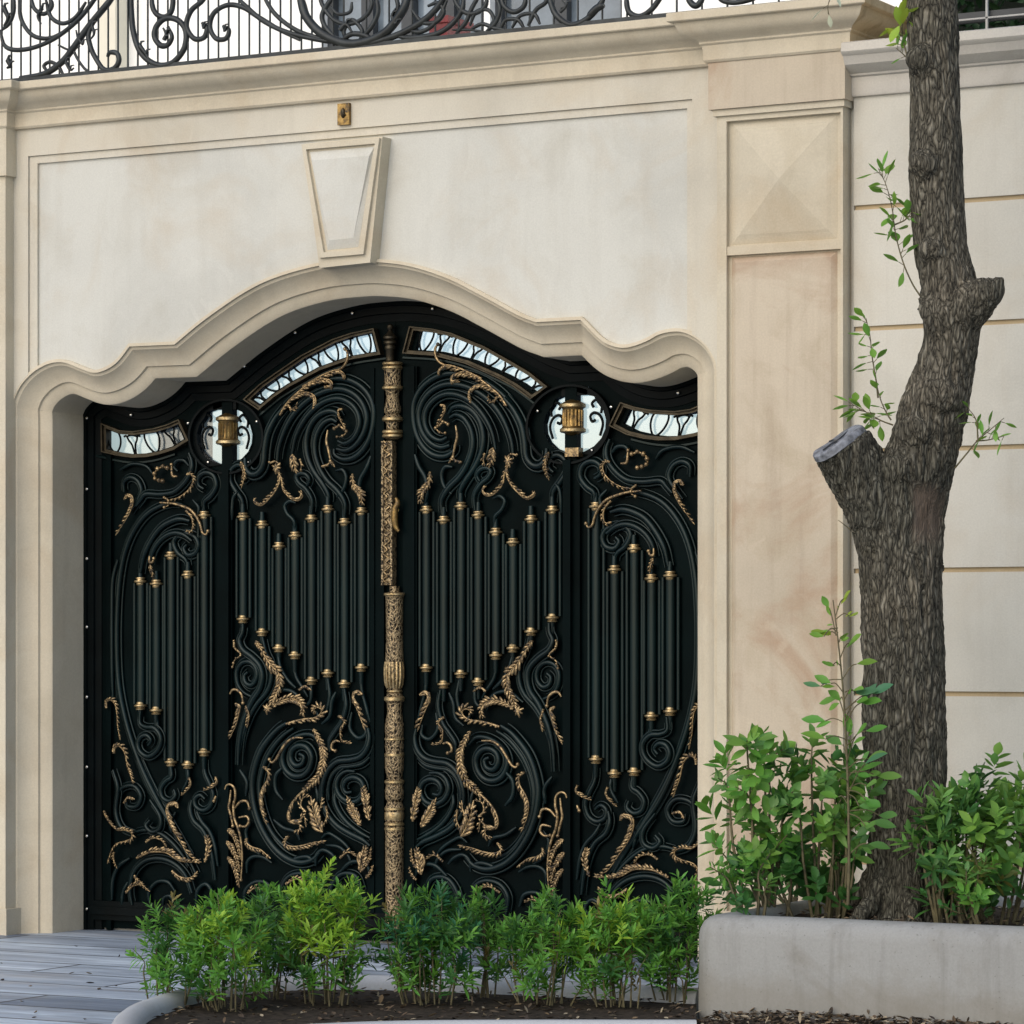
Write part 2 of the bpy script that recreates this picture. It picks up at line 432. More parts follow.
frustum(bm, KG, (.020, .045), -.0585, -.075)
obj('keystone_panel', bm, M['panel'], ks)
# raised rim round the keystone panel leaves a dark groove
def rim(bm, P, w, y0, y1):
    c = Vector((sum(p[0] for p in P) / len(P), sum(p[1] for p in P) / len(P)))
    o = [(p[0] + math.copysign(w, p[0] - c.x), p[1] + math.copysign(w, p[1] - c.y)) for p in P]
    prism(bm, [o, P], y0, y1)
bm = B(); P2 = [(p[0] + math.copysign(.012, p[0] - sum(q[0] for q in KP) / 4), p[1] + math.copysign(.012, p[1] - sum(q[1] for q in KP) / 4)) for p in KP]
rim(bm, P2, .026, -.077, -.0582)
obj('keystone_rim', bm, M['cream'], ks)

# left pilaster (only its edge shows)
xp = at(5.5, 500, -.07).x
zc0 = (at(60, 127, -.02).z + at(780, 54, -.11).z) / 2          # underside of lowest cornice band
bm = B(); box(bm, xp - .78, xp, -.07, YB + .02, -.05, zc0 + .02)
box(bm, xp - .80, xp + .018, -.088, YB + .02, at(4, 175, -.1).z, zc0 + .018)
box(bm, xp - .80, xp + .02, -.09, YB + .02, -.05, .135)
obj('pilaster', bm, M['cream'], gw)
# right pilaster
xa, xb = at(717, 300, -.07).x, at(843, 300, -.07).x
zf1 = at(780, 55, -.11).z + .01; zf0 = at(780, 103.5, -.11).z
pil = obj('pilaster', box_bm := B(), M['cream'], gw) if False else None
fx0, fx1 = at(726.5, 300, -.07).x, at(840.5, 300, -.07).x
zdt, zdb = at(780, 117, -.07).z, at(780, 242, -.07).z
zlt, zlb = at(780, 254, -.07).z, .28
bm = B()
prism(bm, [[(xa, -.05), (xa, zf1), (xb, zf1), (xb, -.05)], [(fx0, zlb), (fx0, zdt), (fx1, zdt), (fx1, zlb)]], -.07, .10)
box(bm, fx0 - .01, fx1 + .01, -.042, .09, zlb - .02, zdt + .02)
pil = obj('pilaster', bm, M['cream'], gw)
bm = B()
ix0, ix1 = at(729, 300, -.075).x, at(834.5, 300, -.075).x
dz1, dz0 = at(780, 118.5, -.08).z, at(780, 241, -.08).z
frustum(bm, [(ix0, dz0), (ix1, dz0), (ix1, dz1), (ix0, dz1)], (.028, .028), -.0425, -.053)
jx0, jx1, jz0, jz1 = ix0 + .03, ix1 - .03, dz0 + .03, dz1 - .03
frustum(bm, [(jx0, jz0), (jx1, jz0), (jx1, jz1), (jx0, jz1)], (.012, .012), -.0535, -.058)
ax, az = (jx0 + jx1) / 2, (jz0 + jz1) / 2
q = [bm.verts.new(p) for p in ((jx0 + .013, -.0585, jz0 + .013), (jx1 - .013, -.0585, jz0 + .013), (jx1 - .013, -.0585, jz1 - .013), (jx0 + .013, -.0585, jz1 - .013))]
ap = bm.verts.new((ax, -.105, az))
for i in range(4): bm.faces.new((q[i], q[(i + 1) % 4], ap))
obj('diamond_panel', bm, M['cream'], pil)
bm = B()
frustum(bm, [(ix0, zlb + .02), (ix1, zlb + .02), (ix1, zlt), (ix0, zlt)], (.026, .026), -.0425, -.058)
obj('lower_panel', bm, M['pink'], pil)
bm = B(); box(bm, fx0 + .001, fx1 - .001, -.066, -.041, zlt + .008, zdb - .006)
obj('cross_band', bevel(bm, .004), M['cream'], pil)
bm = B(); box(bm, xa - .03, xb + .022, -.10, .11, zf0, zf1)
obj('frieze', bevel(bm, .004), M['pink'], pil)
bm = B(); box(bm, xa - .012, xb + .012, -.085, .105, zf0 - .03, zf0 - .0005)
obj('necking', bm, M['cream'], pil)

# cornice over everything
zA = zc0; zB = (at(60, 110, -.03).z + at(780, 34.5, -.14).z) / 2
zC = (at(60, 87.3, -.13).z + at(780, 10, -.24).z) / 2; zD = zC + .042
cp = [(.0, zA - .002), (.022, zA), (.03, zA + .01), (.03, zA + .05), (.034, zB - .008), (.044, zB), (.044, zB + .008), (.056, zB + .02), (.085, zB + .034), (.112, zB + .052), (.125, zC - .018), (.13, zC - .003), (.152, zC), (.156, zC + .004), (.156, zD - .004), (.15, zD), (-.6, zD + .012)]
path = [(x0w, 0), (xp - .80, 0), (xp - .80, -.07), (xp, -.07), (xp, 0), (xa - .02, 0), (xa - .02, -.085), (xb + .022, -.085), (xb + .022, .55)]
bm = B(); sweep(bm, path, cp)
bm.verts.ensure_lookup_table(); bm.normal_update()
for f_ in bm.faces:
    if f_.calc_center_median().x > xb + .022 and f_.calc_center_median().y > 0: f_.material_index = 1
obj('cornice', bm, [M['trim'], M['stain_glow']], gw, smooth=30)
bm = B(); box(bm, x0w, xb + .02, .1, 2.6, zA + .02, zD + .006)
obj('terrace_slab', bm, M['white'], gw)
# cornice end: rain stains plus a warm sunlight glow painted into its colour
bm = B(); box(bm, xb + .0225, xb + .0265, .0, .5, zB + .06, zC - .02)

bm.free()

# ================================================================== GARDEN WALL on the right
sw = thing('garden_wall', 'pale plastered wall with horizontal joints and a coping, standing behind the tree', 'wall', (xb + 2, 0, 0))
sx0, sx1 = xb + .0225, xb + 7.5
gr = []
for yl, yr, dx in ((207, 197.5, 0), (331, 319, 0), (455, 442.5, 0), (572, 568, 0), (692, 695.5, 0)):
    gr.append((at(856, yl, 0).z + at(1022, yr, 0).z) / 2)
zg_top = (at(1000, 83, -.02).z + at(860, 97, -.02).z) / 2
levels = [zg_top + .02] + gr + [.52, -.05]
bm = B(); jm = B()
for i in range(len(levels) - 1):
    t, b = levels[i], levels[i + 1]
    box(bm, sx0, sx1, 0, .3, b + (.011 if i < len(levels) - 2 else 0), t - (.011 if i else 0))
bevel(bm, .005, 2)
obj('wall_face', bm, M['garden'], sw)
box(jm, sx0 + .002, sx1 - .002, .014, .28, -.05, zg_top)
obj('joint_bed', jm, M['joint'], sw)
ga = zg_top; gb = (at(1000, 62, -.04).z + at(860, 76, -.04).z) / 2; gc = (at(1000, 39, -.14).z + at(860, 52, -.14).z) / 2; gd = gc + .055
gp = [(0, ga - .002), (.018, ga), (.024, ga + .012), (.026, gb - .006), (.04, gb), (.042, gb + .008), (.07, gb + .02), (.105, gb + .04), (.125, gc - .01), (.142, gc), (.148, gc + .008), (.142, gd - .008), (.12, gd), (-.3, gd + .03)]
bm = B(); sweep(bm, [(sx0 - .001, .3), (sx0, 0), (sx1, 0)], gp) if False else sweep(bm, [(sx0, 0), (sx1, 0)], gp)
obj('coping', bm, M['cap'], sw, smooth=30)

# ================================================================== GATE
YG, YO = .44, .40
gcx = at(391.5, 600, YO).x
gf = thing('gate_surround', 'fixed black riveted steel frame lining the wavy arch round both gate leaves', 'surround', (0, YG, 0))
OC = offset(CURVE, .155); IC = offset(CURVE, .245)
bm = B(); fr = []
PF = [(.12, .44), (.12, .412), (.178, .404), (.182, .416), (.216, .418), (.220, .430), (.257, .434), (.257, .50)]
for s, y in PF: fr.append([bm.verts.new((p.x, y, p.y)) for p in offset(CURVE, s)])
for a, b in zip(fr, fr[1:]):
    for k in range(len(CURVE) - 1): bm.faces.new((a[k], a[k + 1], b[k + 1], b[k]))
obj('frame_profile', bm, M['frame'], gf, smooth=30)
bm = B(); box(bm, -1.95, 1.95, .46, .56, .0, .055)
obj('threshold', bevel(bm, .004), M['concrete'], gf)
RIV = [(86.5, y) for y in (418, 489, 558.6, 627, 697, 767, 836, 909)] + [(130.6, 414.7), (187.6, 423), (244, 366), (295, 332.5), (352, 313)]
RW = []
for px, py in RIV:
    q = at(px, py, .403); RW += [(q.x, q.z), (2 * gcx - q.x, q.z)]
for x, z in RW:
    bm = B(); bmesh.ops.create_uvsphere(bm, u_segments=8, v_segments=6, radius=.0085, matrix=Matrix.Translation((x, .405, z)) @ Matrix.Diagonal((1, .7, 1, 1)))
    obj('rivet', bm, M['pewter'], gf, smooth=True)

lf = thing('gate_leaf', 'left leaf of the black and gold iron gate, carrying the ornate centre column', 'gate', (-1.72, YG, 0), 'two leaves of the iron gate')
def G(p, Y=YO): return at(p[0], p[1], Y)
# window openings
PANE_A = [(249, 399), (262, 387), (277, 376.3), (303, 358.6), (334, 342.5), (352, 336.5), (371, 332.5), (376, 351.5), (349, 356), (318, 367), (287, 384), (272, 394), (258.5, 405.5)]
PANE_S = [(104.6, 428.5), (119, 434), (132.7, 435), (154, 432), (168, 428), (177, 424), (184, 439), (172, 446.5), (158, 451), (146, 453.3), (132.7, 454), (118, 452), (105, 449)]
def rw_loop():
    P = [(214, 402), (237, 401.5), (237, 409.5), (243, 412)]
    for k in range(0, 15):
        a = R(-44 + k * (268 / 14)); P.append((225.5 + 28 * math.cos(a), 437 + 27.5 * math.sin(a)))
    P += [(208, 412), (214, 410)]
    return P
PANE_R = rw_loop()
def g2(P, Y=YG): return [(lambda q: (q.x, q.z))(at(p[0], p[1], Y)) for p in P]
TOP = [(p.x, p.y) for p in offset(CURVE, .205) if p.x < gcx - .012 and p.y > .2]
xs = TOP[0][0]
plate = [(xs, .012)] + TOP + [(gcx - .001, TOP[-1][1]), (gcx - .001, .012)]
bm = B(); prism(bm, [plate, g2(PANE_A), g2(PANE_S), g2(PANE_R)], YG, YG + .03)
obj('back_plate', bm, M['iron'], lf)
def grow(P, k):                              # move pixel loop outwards by k px
    c = Vector((sum(p[0] for p in P) / len(P), sum(p[1] for p in P) / len(P))); n = len(P); out = []
    for i in range(n):
        a, b, d = Vector(P[i - 1]), Vector(P[i]), Vector(P[(i + 1) % n])
        t = (d - a).normalized(); nn = Vector((t.y, -t.x))
        if nn.dot(b - c) < 0 and abs(nn.dot((b - c).normalized())) > .2: nn = -nn
        out.append((b.x + nn.x * k, b.y + nn.y * k))
    return out
def signed(P): return sum(P[i - 1][0] * P[i][1] - P[i][0] * P[i - 1][1] for i in range(len(P)))
def grow2(P, k):
    s = 1 if signed(P) > 0 else -1; n = len(P); out = []
    for i in range(n):
        a, b, d = Vector(P[i - 1]), Vector(P[i]), Vector(P[(i + 1) % n])
        d0, d1 = (b - a).normalized(), (d - b).normalized()
        n0, n1 = Vector((d0.y, -d0.x)) * s, Vector((d1.y, -d1.x)) * s
        m = n0 + n1; m = m / max(.5, m.dot(n0)); out.append((b.x + m.x * k, b.y + m.y * k))
    return out
def window(P, lattice, mt=M['bronze']):
    bm = B(); prism(bm, [g2(P, YG + .012)], YG + .016, YG + .020)
    w = obj('window', bm, M['glass'], lf)
    bm = B(); prism(bm, [g2(grow2(P, 3.7), YO), g2(grow2(P, 2.6), YO)], YO - .004, YG - .001)
    prism(bm, [g2(grow2(P, 2.5), YO), g2(grow2(P, .2), YO)], YO + .012, YG + .012)
    obj('window_frame', bm, mt, w)
    bm = B()
    for pth in lattice:
        tube(bm, [at(p.x, p.y, YG - .004) for p in cr(pth, 6)], .0058, 6)
    obj('lattice', bm, M['frame'], w, smooth=60)
def strip_pt(U, L, t, s):
    def ev(P, t):
        ln = [0]
        for a, b in zip(P, P[1:]): ln.append(ln[-1] + math.dist(a, b))
        d = t * ln[-1]
        for i in range(len(P) - 1):
            if d <= ln[i + 1] + 1e-9:
                k = (d - ln[i]) / max(1e-9, ln[i + 1] - ln[i]); return (P[i][0] + (P[i + 1][0] - P[i][0]) * k, P[i][1] + (P[i + 1][1] - P[i][1]) * k)
        return P[-1]
    a, b = ev(U, t), ev(L, t); return (a[0] + (b[0] - a[0]) * s, a[1] + (b[1] - a[1]) * s)
def lattice(U, L, n, start=0):
    out = []
    for i in range(n):
        t = (i + .5) / n; h = .5 / n
        f = lambda dt, s: strip_pt(U, L, min(1, max(0, t + dt)), s)
        if (i + start) % 2 == 0:
            out.append([f(-.62 * h, -.05), f(-.74 * h, .25), f(-.62 * h, .62), f(-.3 * h, .95), f(0, 1.05), f(.3 * h, .95), f(.62 * h, .62), f(.74 * h, .25), f(.62 * h, -.05)])
        else:
            out.append([f(-.85 * h, .12), f(-.6 * h, .08), f(-.42 * h, .3), f(-.16 * h, .55), f(-.06 * h, 1.05)])
            out.append([f(.85 * h, .12), f(.6 * h, .08), f(.42 * h, .3), f(.16 * h, .55), f(.06 * h, 1.05)])
            out.append([f(-.55 * h, .12), f(-.2 * h, .02), f(.2 * h, .02), f(.55 * h, .12)])
    return out
UA, LA = PANE_A[:7], list(reversed(PANE_A[7:]))
window(PANE_A, lattice(UA, LA, 8, 1))
US, LS = PANE_S[:6], list(reversed(PANE_S[6:]))
window(PANE_S, lattice(US, LS, 4, 0))
# round window
bm = B(); prism(bm, [g2(PANE_R, YG + .012)], YG + .016, YG + .020)
rwin = obj('round_window', bm, M['glass'], lf)
def circ(cx, cy, rx, ry, n=40): return [(cx + rx * math.cos(2 * math.pi * k / n), cy + ry * math.sin(2 * math.pi * k / n)) for k in range(n)]
bm = B(); prism(bm, [g2(circ(225.5, 436.5, 37, 37), YO), g2(PANE_R, YG - .003)], YO + .028, YG - .0012)
prism(bm, [g2(circ(225.5, 436.5, 37.8, 37.8), YO), g2(circ(225.5, 436.5, 35.8, 35.8), YO)], YO, YG - .001)
obj('ring', bm, M['frame'], rwin)
for sx in (-1, 1):
    c = 225.5; bm = B()
    for P in ([(c + sx * 21, 449), (c + sx * 23.5, 438), (c + sx * 21, 430), (c + sx * 16, 427), (c + sx * 12.5, 430), (c + sx * 14, 435), (c + sx * 17, 434)],
              [(c + sx * 22, 428), (c + sx * 22.5, 420), (c + sx * 18, 415), (c + sx * 14, 418), (c + sx * 15.5, 422)]):
        tube(bm, [at(p.x, p.y, YG + .002) for p in cr(P, 6)], .0075, 6)
    obj('scrollwork', bm, M['frame'], rwin, smooth=60)
for a in (52, 128, -28):
    q = at(225.5 + 32.5 * math.cos(R(a)), 436.5 + 32.5 * math.sin(R(a)), YO)
    bm = B(); bmesh.ops.create_uvsphere(bm, u_segments=8, v_segments=6, radius=.0085, matrix=Matrix.Translation((q.x, YO + .024, q.z)))
    obj('rivet', bm, M['pewter'], rwin, smooth=True)
q = at(226, 430, YG - .02); zc = lambda y: at(226, y, YG - .02).z
bm = B(); k = .82 / ppm(q)
lathe(bm, (q.x, YG), [(4 * k, zc(413)), (11 * k, zc(415.5)), (14.5 * k, zc(417.5)), (14.5 * k, zc(420)), (12.5 * k, zc(421.5)), (11 * k, zc(424)), (10.5 * k, zc(432)), (11 * k, zc(437)), (13 * k, zc(439.5)), (14.5 * k, zc(441)), (14 * k, zc(443.5)), (10 * k, zc(445)), (5 * k, zc(447))], 20)
for j in range(16):
    a = 2 * math.pi * j / 16
    tube(bm, [Vector((q.x + 11.2 * k * math.cos(a), YG + 11.2 * k * math.sin(a), z)) for z in (zc(423), zc(438.5))], .006, 5)
obj('baluster', bm, M['brass'], rwin, smooth=40)
for ya, yb_ in ((417, 420.5), (440.5, 443.8)):
    bm = B(); lathe(bm, (q.x, YG), [(13.2 * k, zc(ya - .6)), (15.2 * k, zc(ya + .4)), (15.2 * k, zc(yb_ - .4)), (13.2 * k, zc(yb_ + .6))], 20); obj('band', bm, M['collar'], rwin, smooth=40)
# rails, stiles and posts
def vbar(bm, px, y0, y1, w, yf, yb=YG - .0015):
    q = at(px, 600, yf); k = w / 2 / ppm(q) / math.cos(TH)
    box(bm, q.x - k, q.x + k, yf, yb, at(px, y1, yf).z, at(px, y0, yf).z)
bm = B()
vbar(bm, 225, 470, 930, 15, .418); vbar(bm, 225, 470, 930, 7, .394, .4175)
bevel(bm, .003)
obj('hinge_post', bm, M['iron'], lf)
bm = B()
vbar(bm, 227, 399, 470, 11, .424, .47)
obj('window_post', bm, M['iron'], rwin)
bm = B(); vbar(bm, 377, 368, 930, 14, .418); vbar(bm, 372.5, 368, 930, 3.2, .41, .4175)
obj('meeting_stile', bevel(bm, .003), M['iron'], lf)
bm = B(); vbar(bm, 108.5, 455, 930, 5, .416)
obj('outer_stile', bevel(bm, .003), M['iron'], lf)
bm = B(); z0 = .055; box(bm, xs, gcx - .002, .41, YG - .002, z0, z0 + .10); box(bm, xs, gcx - .002, .395, .4095, z0 + .03, z0 + .07)
obj('bottom_rail', bevel(bm, .004), M['frame'], lf)
bm = B(); tube(bm, [at(p.x, p.y, YG - .006) for p in cr(grow2(PANE_A, 8.5)[7:] , 5)], .009, 6)
obj('window_sill', bm, M['ironbar'], lf, smooth=50)
bm = B(); tube(bm, [at(p.x, p.y, YG - .006) for p in cr(grow2(PANE_S, 8.5)[7:], 5)], .009, 6)
obj('window_sill', bm, M['ironbar'], lf, smooth=50)

# fluted bars with gilt collars
CENTRE = [(243, 517, 619), (262.3, 525, 632), (279, 546.5, 648), (295, 536, 655), (311.5, 519, 680.5), (328, 509.5, 673), (344.5, 522.5, 683.5), (361.5, 511.7, 667.5)]
SIDE = [(140.5, 581.6, 705.7), (156.3, 584, 710.3), (171, 556, 762), (188, 575, 764.5), (204.3, 515.5, 752)]
def collar(bm, x, y, z, k, flip):
    s = -1 if flip else 1
    pr = [(2.6, -4.6), (4.7, -4.0), (5.0, -3.0), (4.0, -2.3), (4.2, -1.5), (6.3, -1.0), (6.7, -.1), (6.3, .8), (4.1, 1.3), (4.3, 2.0), (3.8, 3.4), (2.6, 4.4)]
    lathe(bm, (x, y), [(r * k, z + s * h * k) for r, h in pr], 14)
YBAR = .422
for px, yu, yl in CENTRE + SIDE:
    q = at(px, yu, YBAR); q2 = at(px, yl, YBAR); k = 1 / ppm(q); n = 12
    bm = B()
    P = [Vector((q.x, YBAR + .004, z)) for z in (q2.z, q.z)]
    w = 4.7 * k
    tube(bm, P, w, 14, .8)
    for s in (-1, 1):                       # thin beads at either side
        tube(bm, [p + Vector((s * 6.9 * k / math.cos(TH), .002, -s2 * 1.5 * k)) for p, s2 in zip(P, (-1, 1))], 2.0 * k, 9)
    # thin tail rods above and below
    tube(bm, [q + Vector((0, 0, 0)), q + Vector((0, 0, 13 * k))], lambda t: 3.4 * k * (1 - .25 * t), 9)
    tube(bm, [q2, q2 - Vector((0, 0, 17 * k))], lambda t: 3.4 * k * (1 - .25 * t), 9)
    b = obj('bar', bm, M['ironbar'], lf, smooth=50)
    for z, fl in ((q.z, False), (q2.z, True)):
        bm = B(); collar(bm, q.x, YBAR, z, k, not fl)
        obj('collar', bm, M['collar'], b, smooth=45)

# scrolls: forged rods traced one by one; (points, thickness in px)
SCROLLS = [
 # upper centre: great double volute
 ([(266, 462), (267, 448), (272, 430), (280, 415), (290, 402), (306, 389), (324, 381), (342, 378.5), (358, 384), (369, 395), (374, 410), (372.5, 430), (366, 446), (356, 456.5), (344, 459.5), (335, 455), (334, 449)], 5.6),
 ([(277, 466), (279, 448), (286, 428), (296, 412), (310, 399), (326, 391), (341, 389), (354, 394), (363, 404), (367, 418), (364, 433), (356, 445), (346, 450.5), (337, 449)], 5.6),
 ([(292, 456), (295, 440), (301, 426), (311, 412), (324, 402), (338, 398.5), (350, 403), (358, 413), (359.5, 426), (354, 438), (345, 443.5), (338, 441)], 5),
 ([(328, 505), (328.5, 495), (323, 484), (314, 471), (308, 457), (306.5, 442), (310, 427), (318, 416), (328, 411.3), (336, 412.5), (340, 418)], 5.6),
 ([(344.5, 517), (345, 503), (338, 491), (327, 480), (319, 466), (315, 451), (316.5, 436), (323, 424), (331, 419.5), (337, 422)], 5),
 ([(311.5, 514), (312, 500), (306, 489), (299, 483), (296.5, 477), (300, 473.5), (306, 474.5), (309.5, 480), (307, 486)], 4),
 ([(337, 497), (344, 489), (346.5, 478), (343, 470), (336, 470.5)], 4),
 ([(361.5, 507), (359, 494), (360.5, 480), (367, 468), (371, 456)], 4.6),
 ([(245, 458), (246, 468), (251, 474), (258, 473), (263.5, 465), (265, 450), (268, 434), (275, 419), (284, 407)], 6),
 ([(243, 512), (242, 500), (236, 491), (230.5, 481), (231.5, 470.5), (238, 465), (245, 468), (246.5, 476), (242, 481)], 5),
 ([(294.5, 531), (294, 521), (287.5, 514), (285, 506), (290, 501), (296, 503)], 3.6),
 # lower centre: C scrolls and volutes
 ([(243, 624), (242.5, 633), (239.5, 641), (243, 650), (252, 657), (260, 666), (262.5, 677), (260, 689), (253, 700), (247, 713), (242, 728), (239, 746), (238, 765)], 5),
 ([(252, 697), (243, 692), (237.5, 683), (237, 671), (242, 663), (250, 662), (256, 668), (257, 678), (252, 685), (246, 683), (244.5, 676), (248, 672)], 4.4),
 ([(262.5, 637), (266, 652), (271, 664), (271.5, 679), (267, 692), (257, 704), (249, 718), (243, 735), (240, 752)], 4.4),
 ([(287, 723), (278, 729), (269, 739), (261, 751), (255.5, 766), (252.5, 783), (253.5, 800), (257.5, 817), (264, 832), (273.5, 846.5), (285, 857), (299, 862.5), (312, 860), (320, 852)], 6),
 ([(294, 728), (284, 735), (275, 745), (267.5, 757), (262, 772), (259.5, 787), (261, 803), (266, 820), (273, 834), (283, 845), (294, 851)], 5),
 ([(319, 742), (312, 735), (302, 735), (292, 740), (284.5, 749), (282.5, 760), (286, 770), (293.5, 776), (303, 775.5), (310, 768), (312, 757), (307.5, 748), (299.5, 745.5), (292.5, 750), (291, 759), (295.5, 765.5), (302, 764), (304, 757), (299.5, 754)], 5.4),
 ([(323, 806), (322, 793), (324, 780), (329, 769), (338, 761.5), (350, 760), (360, 757), (367, 749), (369.5, 738), (368, 728)], 5),
 ([(329, 800), (328.5, 787), (332, 776), (340, 768), (351, 766.5), (362, 764), (370, 757)], 4.4),
 ([(322.5, 793), (323.5, 805), (329, 816), (338, 826), (350, 833.5), (363, 840), (370, 846)], 5),
 ([(352, 792), (346, 792.5), (343.5, 787), (346.5, 780), (354, 777.5), (361.5, 781.5), (364, 790.5), (359, 800), (350, 802), (341, 797), (336.5, 787), (339, 777), (346, 771.5), (355, 771.5)], 4.6),
 ([(336, 789), (335, 801), (340, 813), (349, 824), (361, 833), (370, 838)], 4.4),
 ([(278, 655), (281, 668), (288, 680), (296, 688)], 3.6),
 ([(311.5, 686), (311, 700), (306, 706)], 3.4),
 ([(295, 660), (296, 676), (303, 688), (308, 697)], 3.6),
 ([(328, 679), (330, 697), (326, 712), (320, 717), (316, 711)], 4),
 ([(344.5, 689), (346.5, 706), (342, 722), (336, 731), (330, 741), (330, 752)], 4),
 ([(361.5, 673), (362, 690), (366, 706), (370, 722)], 3.8),
 ([(247, 873), (247.5, 862), (254, 856.5), (264, 857.5), (272, 863)], 3.6),
 ([(315.6, 866), (316.6, 855), (323, 850), (331, 853.5), (337, 860)], 3.6),
 ([(322, 838), (328, 833.2), (336, 837), (345, 844), (352, 853)], 3.6),
 ([(326, 845), (339, 847), (348, 855), (352, 865)], 3.4),
 ([(290, 862), (298, 858), (308, 857), (314, 862)], 4),
 # side panel
 ([(186, 506.5), (176, 503), (162, 505.5), (147, 514), (134.5, 530), (125.5, 551), (120, 578), (117.5, 610), (117, 645), (118.5, 680), (123, 708), (131, 738), (142, 768), (155, 795), (170, 822), (184, 848), (196, 874)], 5),
 ([(190, 521), (180, 519), (170, 522), (160, 528.5), (151, 541), (144, 556), (140.5, 573)], 5.4),
 ([(192, 541), (184, 535), (175, 533), (166, 536), (158, 543), (152.5, 553), (150.5, 564)], 4.6),
 ([(188, 570), (186, 560), (178, 553), (174, 543.5), (177.5, 536), (186, 533.5), (195, 537), (198.5, 545), (195.5, 553), (188, 555), (184, 549), (187, 544.5)], 4.8),
 ([(204.3, 511), (204.5, 502), (211, 496), (216.5, 486.5), (214, 476), (206, 472.5), (199, 477), (198.5, 485), (204, 489)], 4.8),
 ([(189, 453), (192, 462), (191, 472), (184.5, 483), (174, 492), (160, 494.5), (146, 494), (140.5, 500), (136, 506)], 4.6),
 ([(124, 492), (124, 482), (130, 477.5), (137, 480), (141, 487), (141, 494), (136, 503), (130, 512)], 4.6),
 ([(189, 466), (184, 460.5), (177, 461), (174, 467), (178, 471.5)], 4),
 ([(140.5, 711), (140, 723), (146, 727), (154, 728), (160, 735), (160.5, 744), (156, 752), (148, 756.5), (140.5, 752), (138, 744), (141, 737), (147, 735.5), (151, 740.5), (148, 745.5)], 4.4),
 ([(156.3, 716), (158, 726), (160, 734)], 3.6),
 ([(171, 767), (171.5, 777), (166, 781), (161, 789), (163, 798), (170, 801), (175.5, 796), (174, 789.5)], 4.2),
 ([(188, 770), (188, 780), (182, 792)], 3.4),
 ([(204.3, 757), (205, 772), (210, 784), (213.5, 795), (210.5, 806), (203, 810.5), (196, 806.5), (195, 799), (200, 795), (205, 799)], 4.4),
 ([(192, 800), (190.5, 810), (194, 821), (203, 830), (209, 843), (213, 860), (215.5, 880)], 4.6),
 ([(197, 812), (202, 822), (210, 832), (215, 846), (218, 866)], 4),
 ([(126, 718), (136, 755), (147, 783), (161, 808), (176, 832), (190, 856)], 4.6),
 ([(133, 832.5), (146, 830), (160, 833.5), (171, 841.5), (181, 853), (189, 866)], 4),
 ([(132, 905), (130, 890), (134, 872), (145, 861), (160, 858.5), (175, 864), (186, 876), (192, 893)], 4.4),
 ([(150, 905), (149, 892), (157, 882), (168, 882), (175, 891)], 3.8),
 ([(116, 800), (122, 788), (134, 786), (141, 796), (137, 806), (128, 806), (126, 799)], 4.2),
 ([(113, 770), (118, 788), (116, 812), (122, 828), (134, 834)], 4.2),
 ([(112, 900), (113, 880), (119, 866), (130, 858)], 4.2), ([(122, 905), (123, 893), (128, 882)], 3.6),
 ([(150, 800), (160, 816), (160, 828), (152, 832), (146, 826), (150, 820)], 4), ([(176, 812), (170, 822), (172, 833)], 3.6),
 ([(196, 905), (198, 890), (206, 884), (212, 892), (208, 900)], 4), ([(163, 905), (164, 898), (170, 896), (174, 902)], 3.6),
 ([(244, 905), (246, 890), (256, 882), (268, 884), (273, 896)], 4.4), ([(284, 905), (282, 888), (290, 876), (304, 874), (314, 882), (312, 896)], 4.4),
 ([(296, 905), (297, 893), (304, 889), (308, 896)], 3.6), ([(330, 905), (332, 886), (342, 874), (356, 876), (362, 890)], 4.4), ([(340, 872), (352, 862), (366, 864), (371, 876)], 4),
 ([(283, 800), (276, 790), (276, 776), (282, 768)], 4), ([(312, 812), (318, 800), (316, 786)], 4), ([(300, 840), (296, 832), (284, 828), (274, 820)], 4),
 ([(240, 770), (247, 782), (246, 796)], 4), ([(251, 822), (246, 832), (250, 846), (262, 856)], 4),
 ([(268, 700), (282, 690), (296, 694), (302, 708)], 3.8), ([(322, 724), (330, 716), (332, 702), (336, 692)], 3.8), ([(352, 712), (350, 728), (358, 738), (366, 734), (365, 724)], 4),
 ([(118, 560), (113, 580), (112, 610), (112, 660), (113, 700)], 3.6), ([(232, 520), (233, 500), (237, 492)], 3.4),
 ([(120, 470), (132, 464), (146, 466), (153, 474)], 3.6), ([(193, 500), (199, 508), (196, 517), (188, 516)], 3.6),
]
for i, (P, w) in enumerate(SCROLLS):
    k = 1 / ppm(at(300, 600, YO)); yd = YG - .018 - .008 * (i % 3)
    pts = [at(p.x, p.y, yd) for p in cr(P, 5)]
    bm = B(); tube(bm, pts, lambda t: w * .60 * k * (.55 + .45 * min(1, 5 * min(t, 1 - t))), 9)
    if sum((b - a).length for a, b in zip(pts, pts[1:])) > 62 * k:
        for sd in (-1, 1):
            side_p = []
            for j in range(len(pts)):
                d = (pts[min(j + 1, len(pts) - 1)] - pts[max(j - 1, 0)]).normalized()
                side_p.append(pts[j] + Vector((-d.z, 0, d.x)) * (sd * w * .86 * k) + Vector((0, .010, 0)))
            m0 = int(len(side_p) * .04)
            tube(bm, side_p[m0:], lambda t: w * .27 * k * (.5 + .5 * min(1, 5 * min(t, 1 - t))), 7)
    # a thin raised fillet along the outer edge, like rolled bar
    obj('scroll', bm, M['ironbar'], lf, smooth=60)

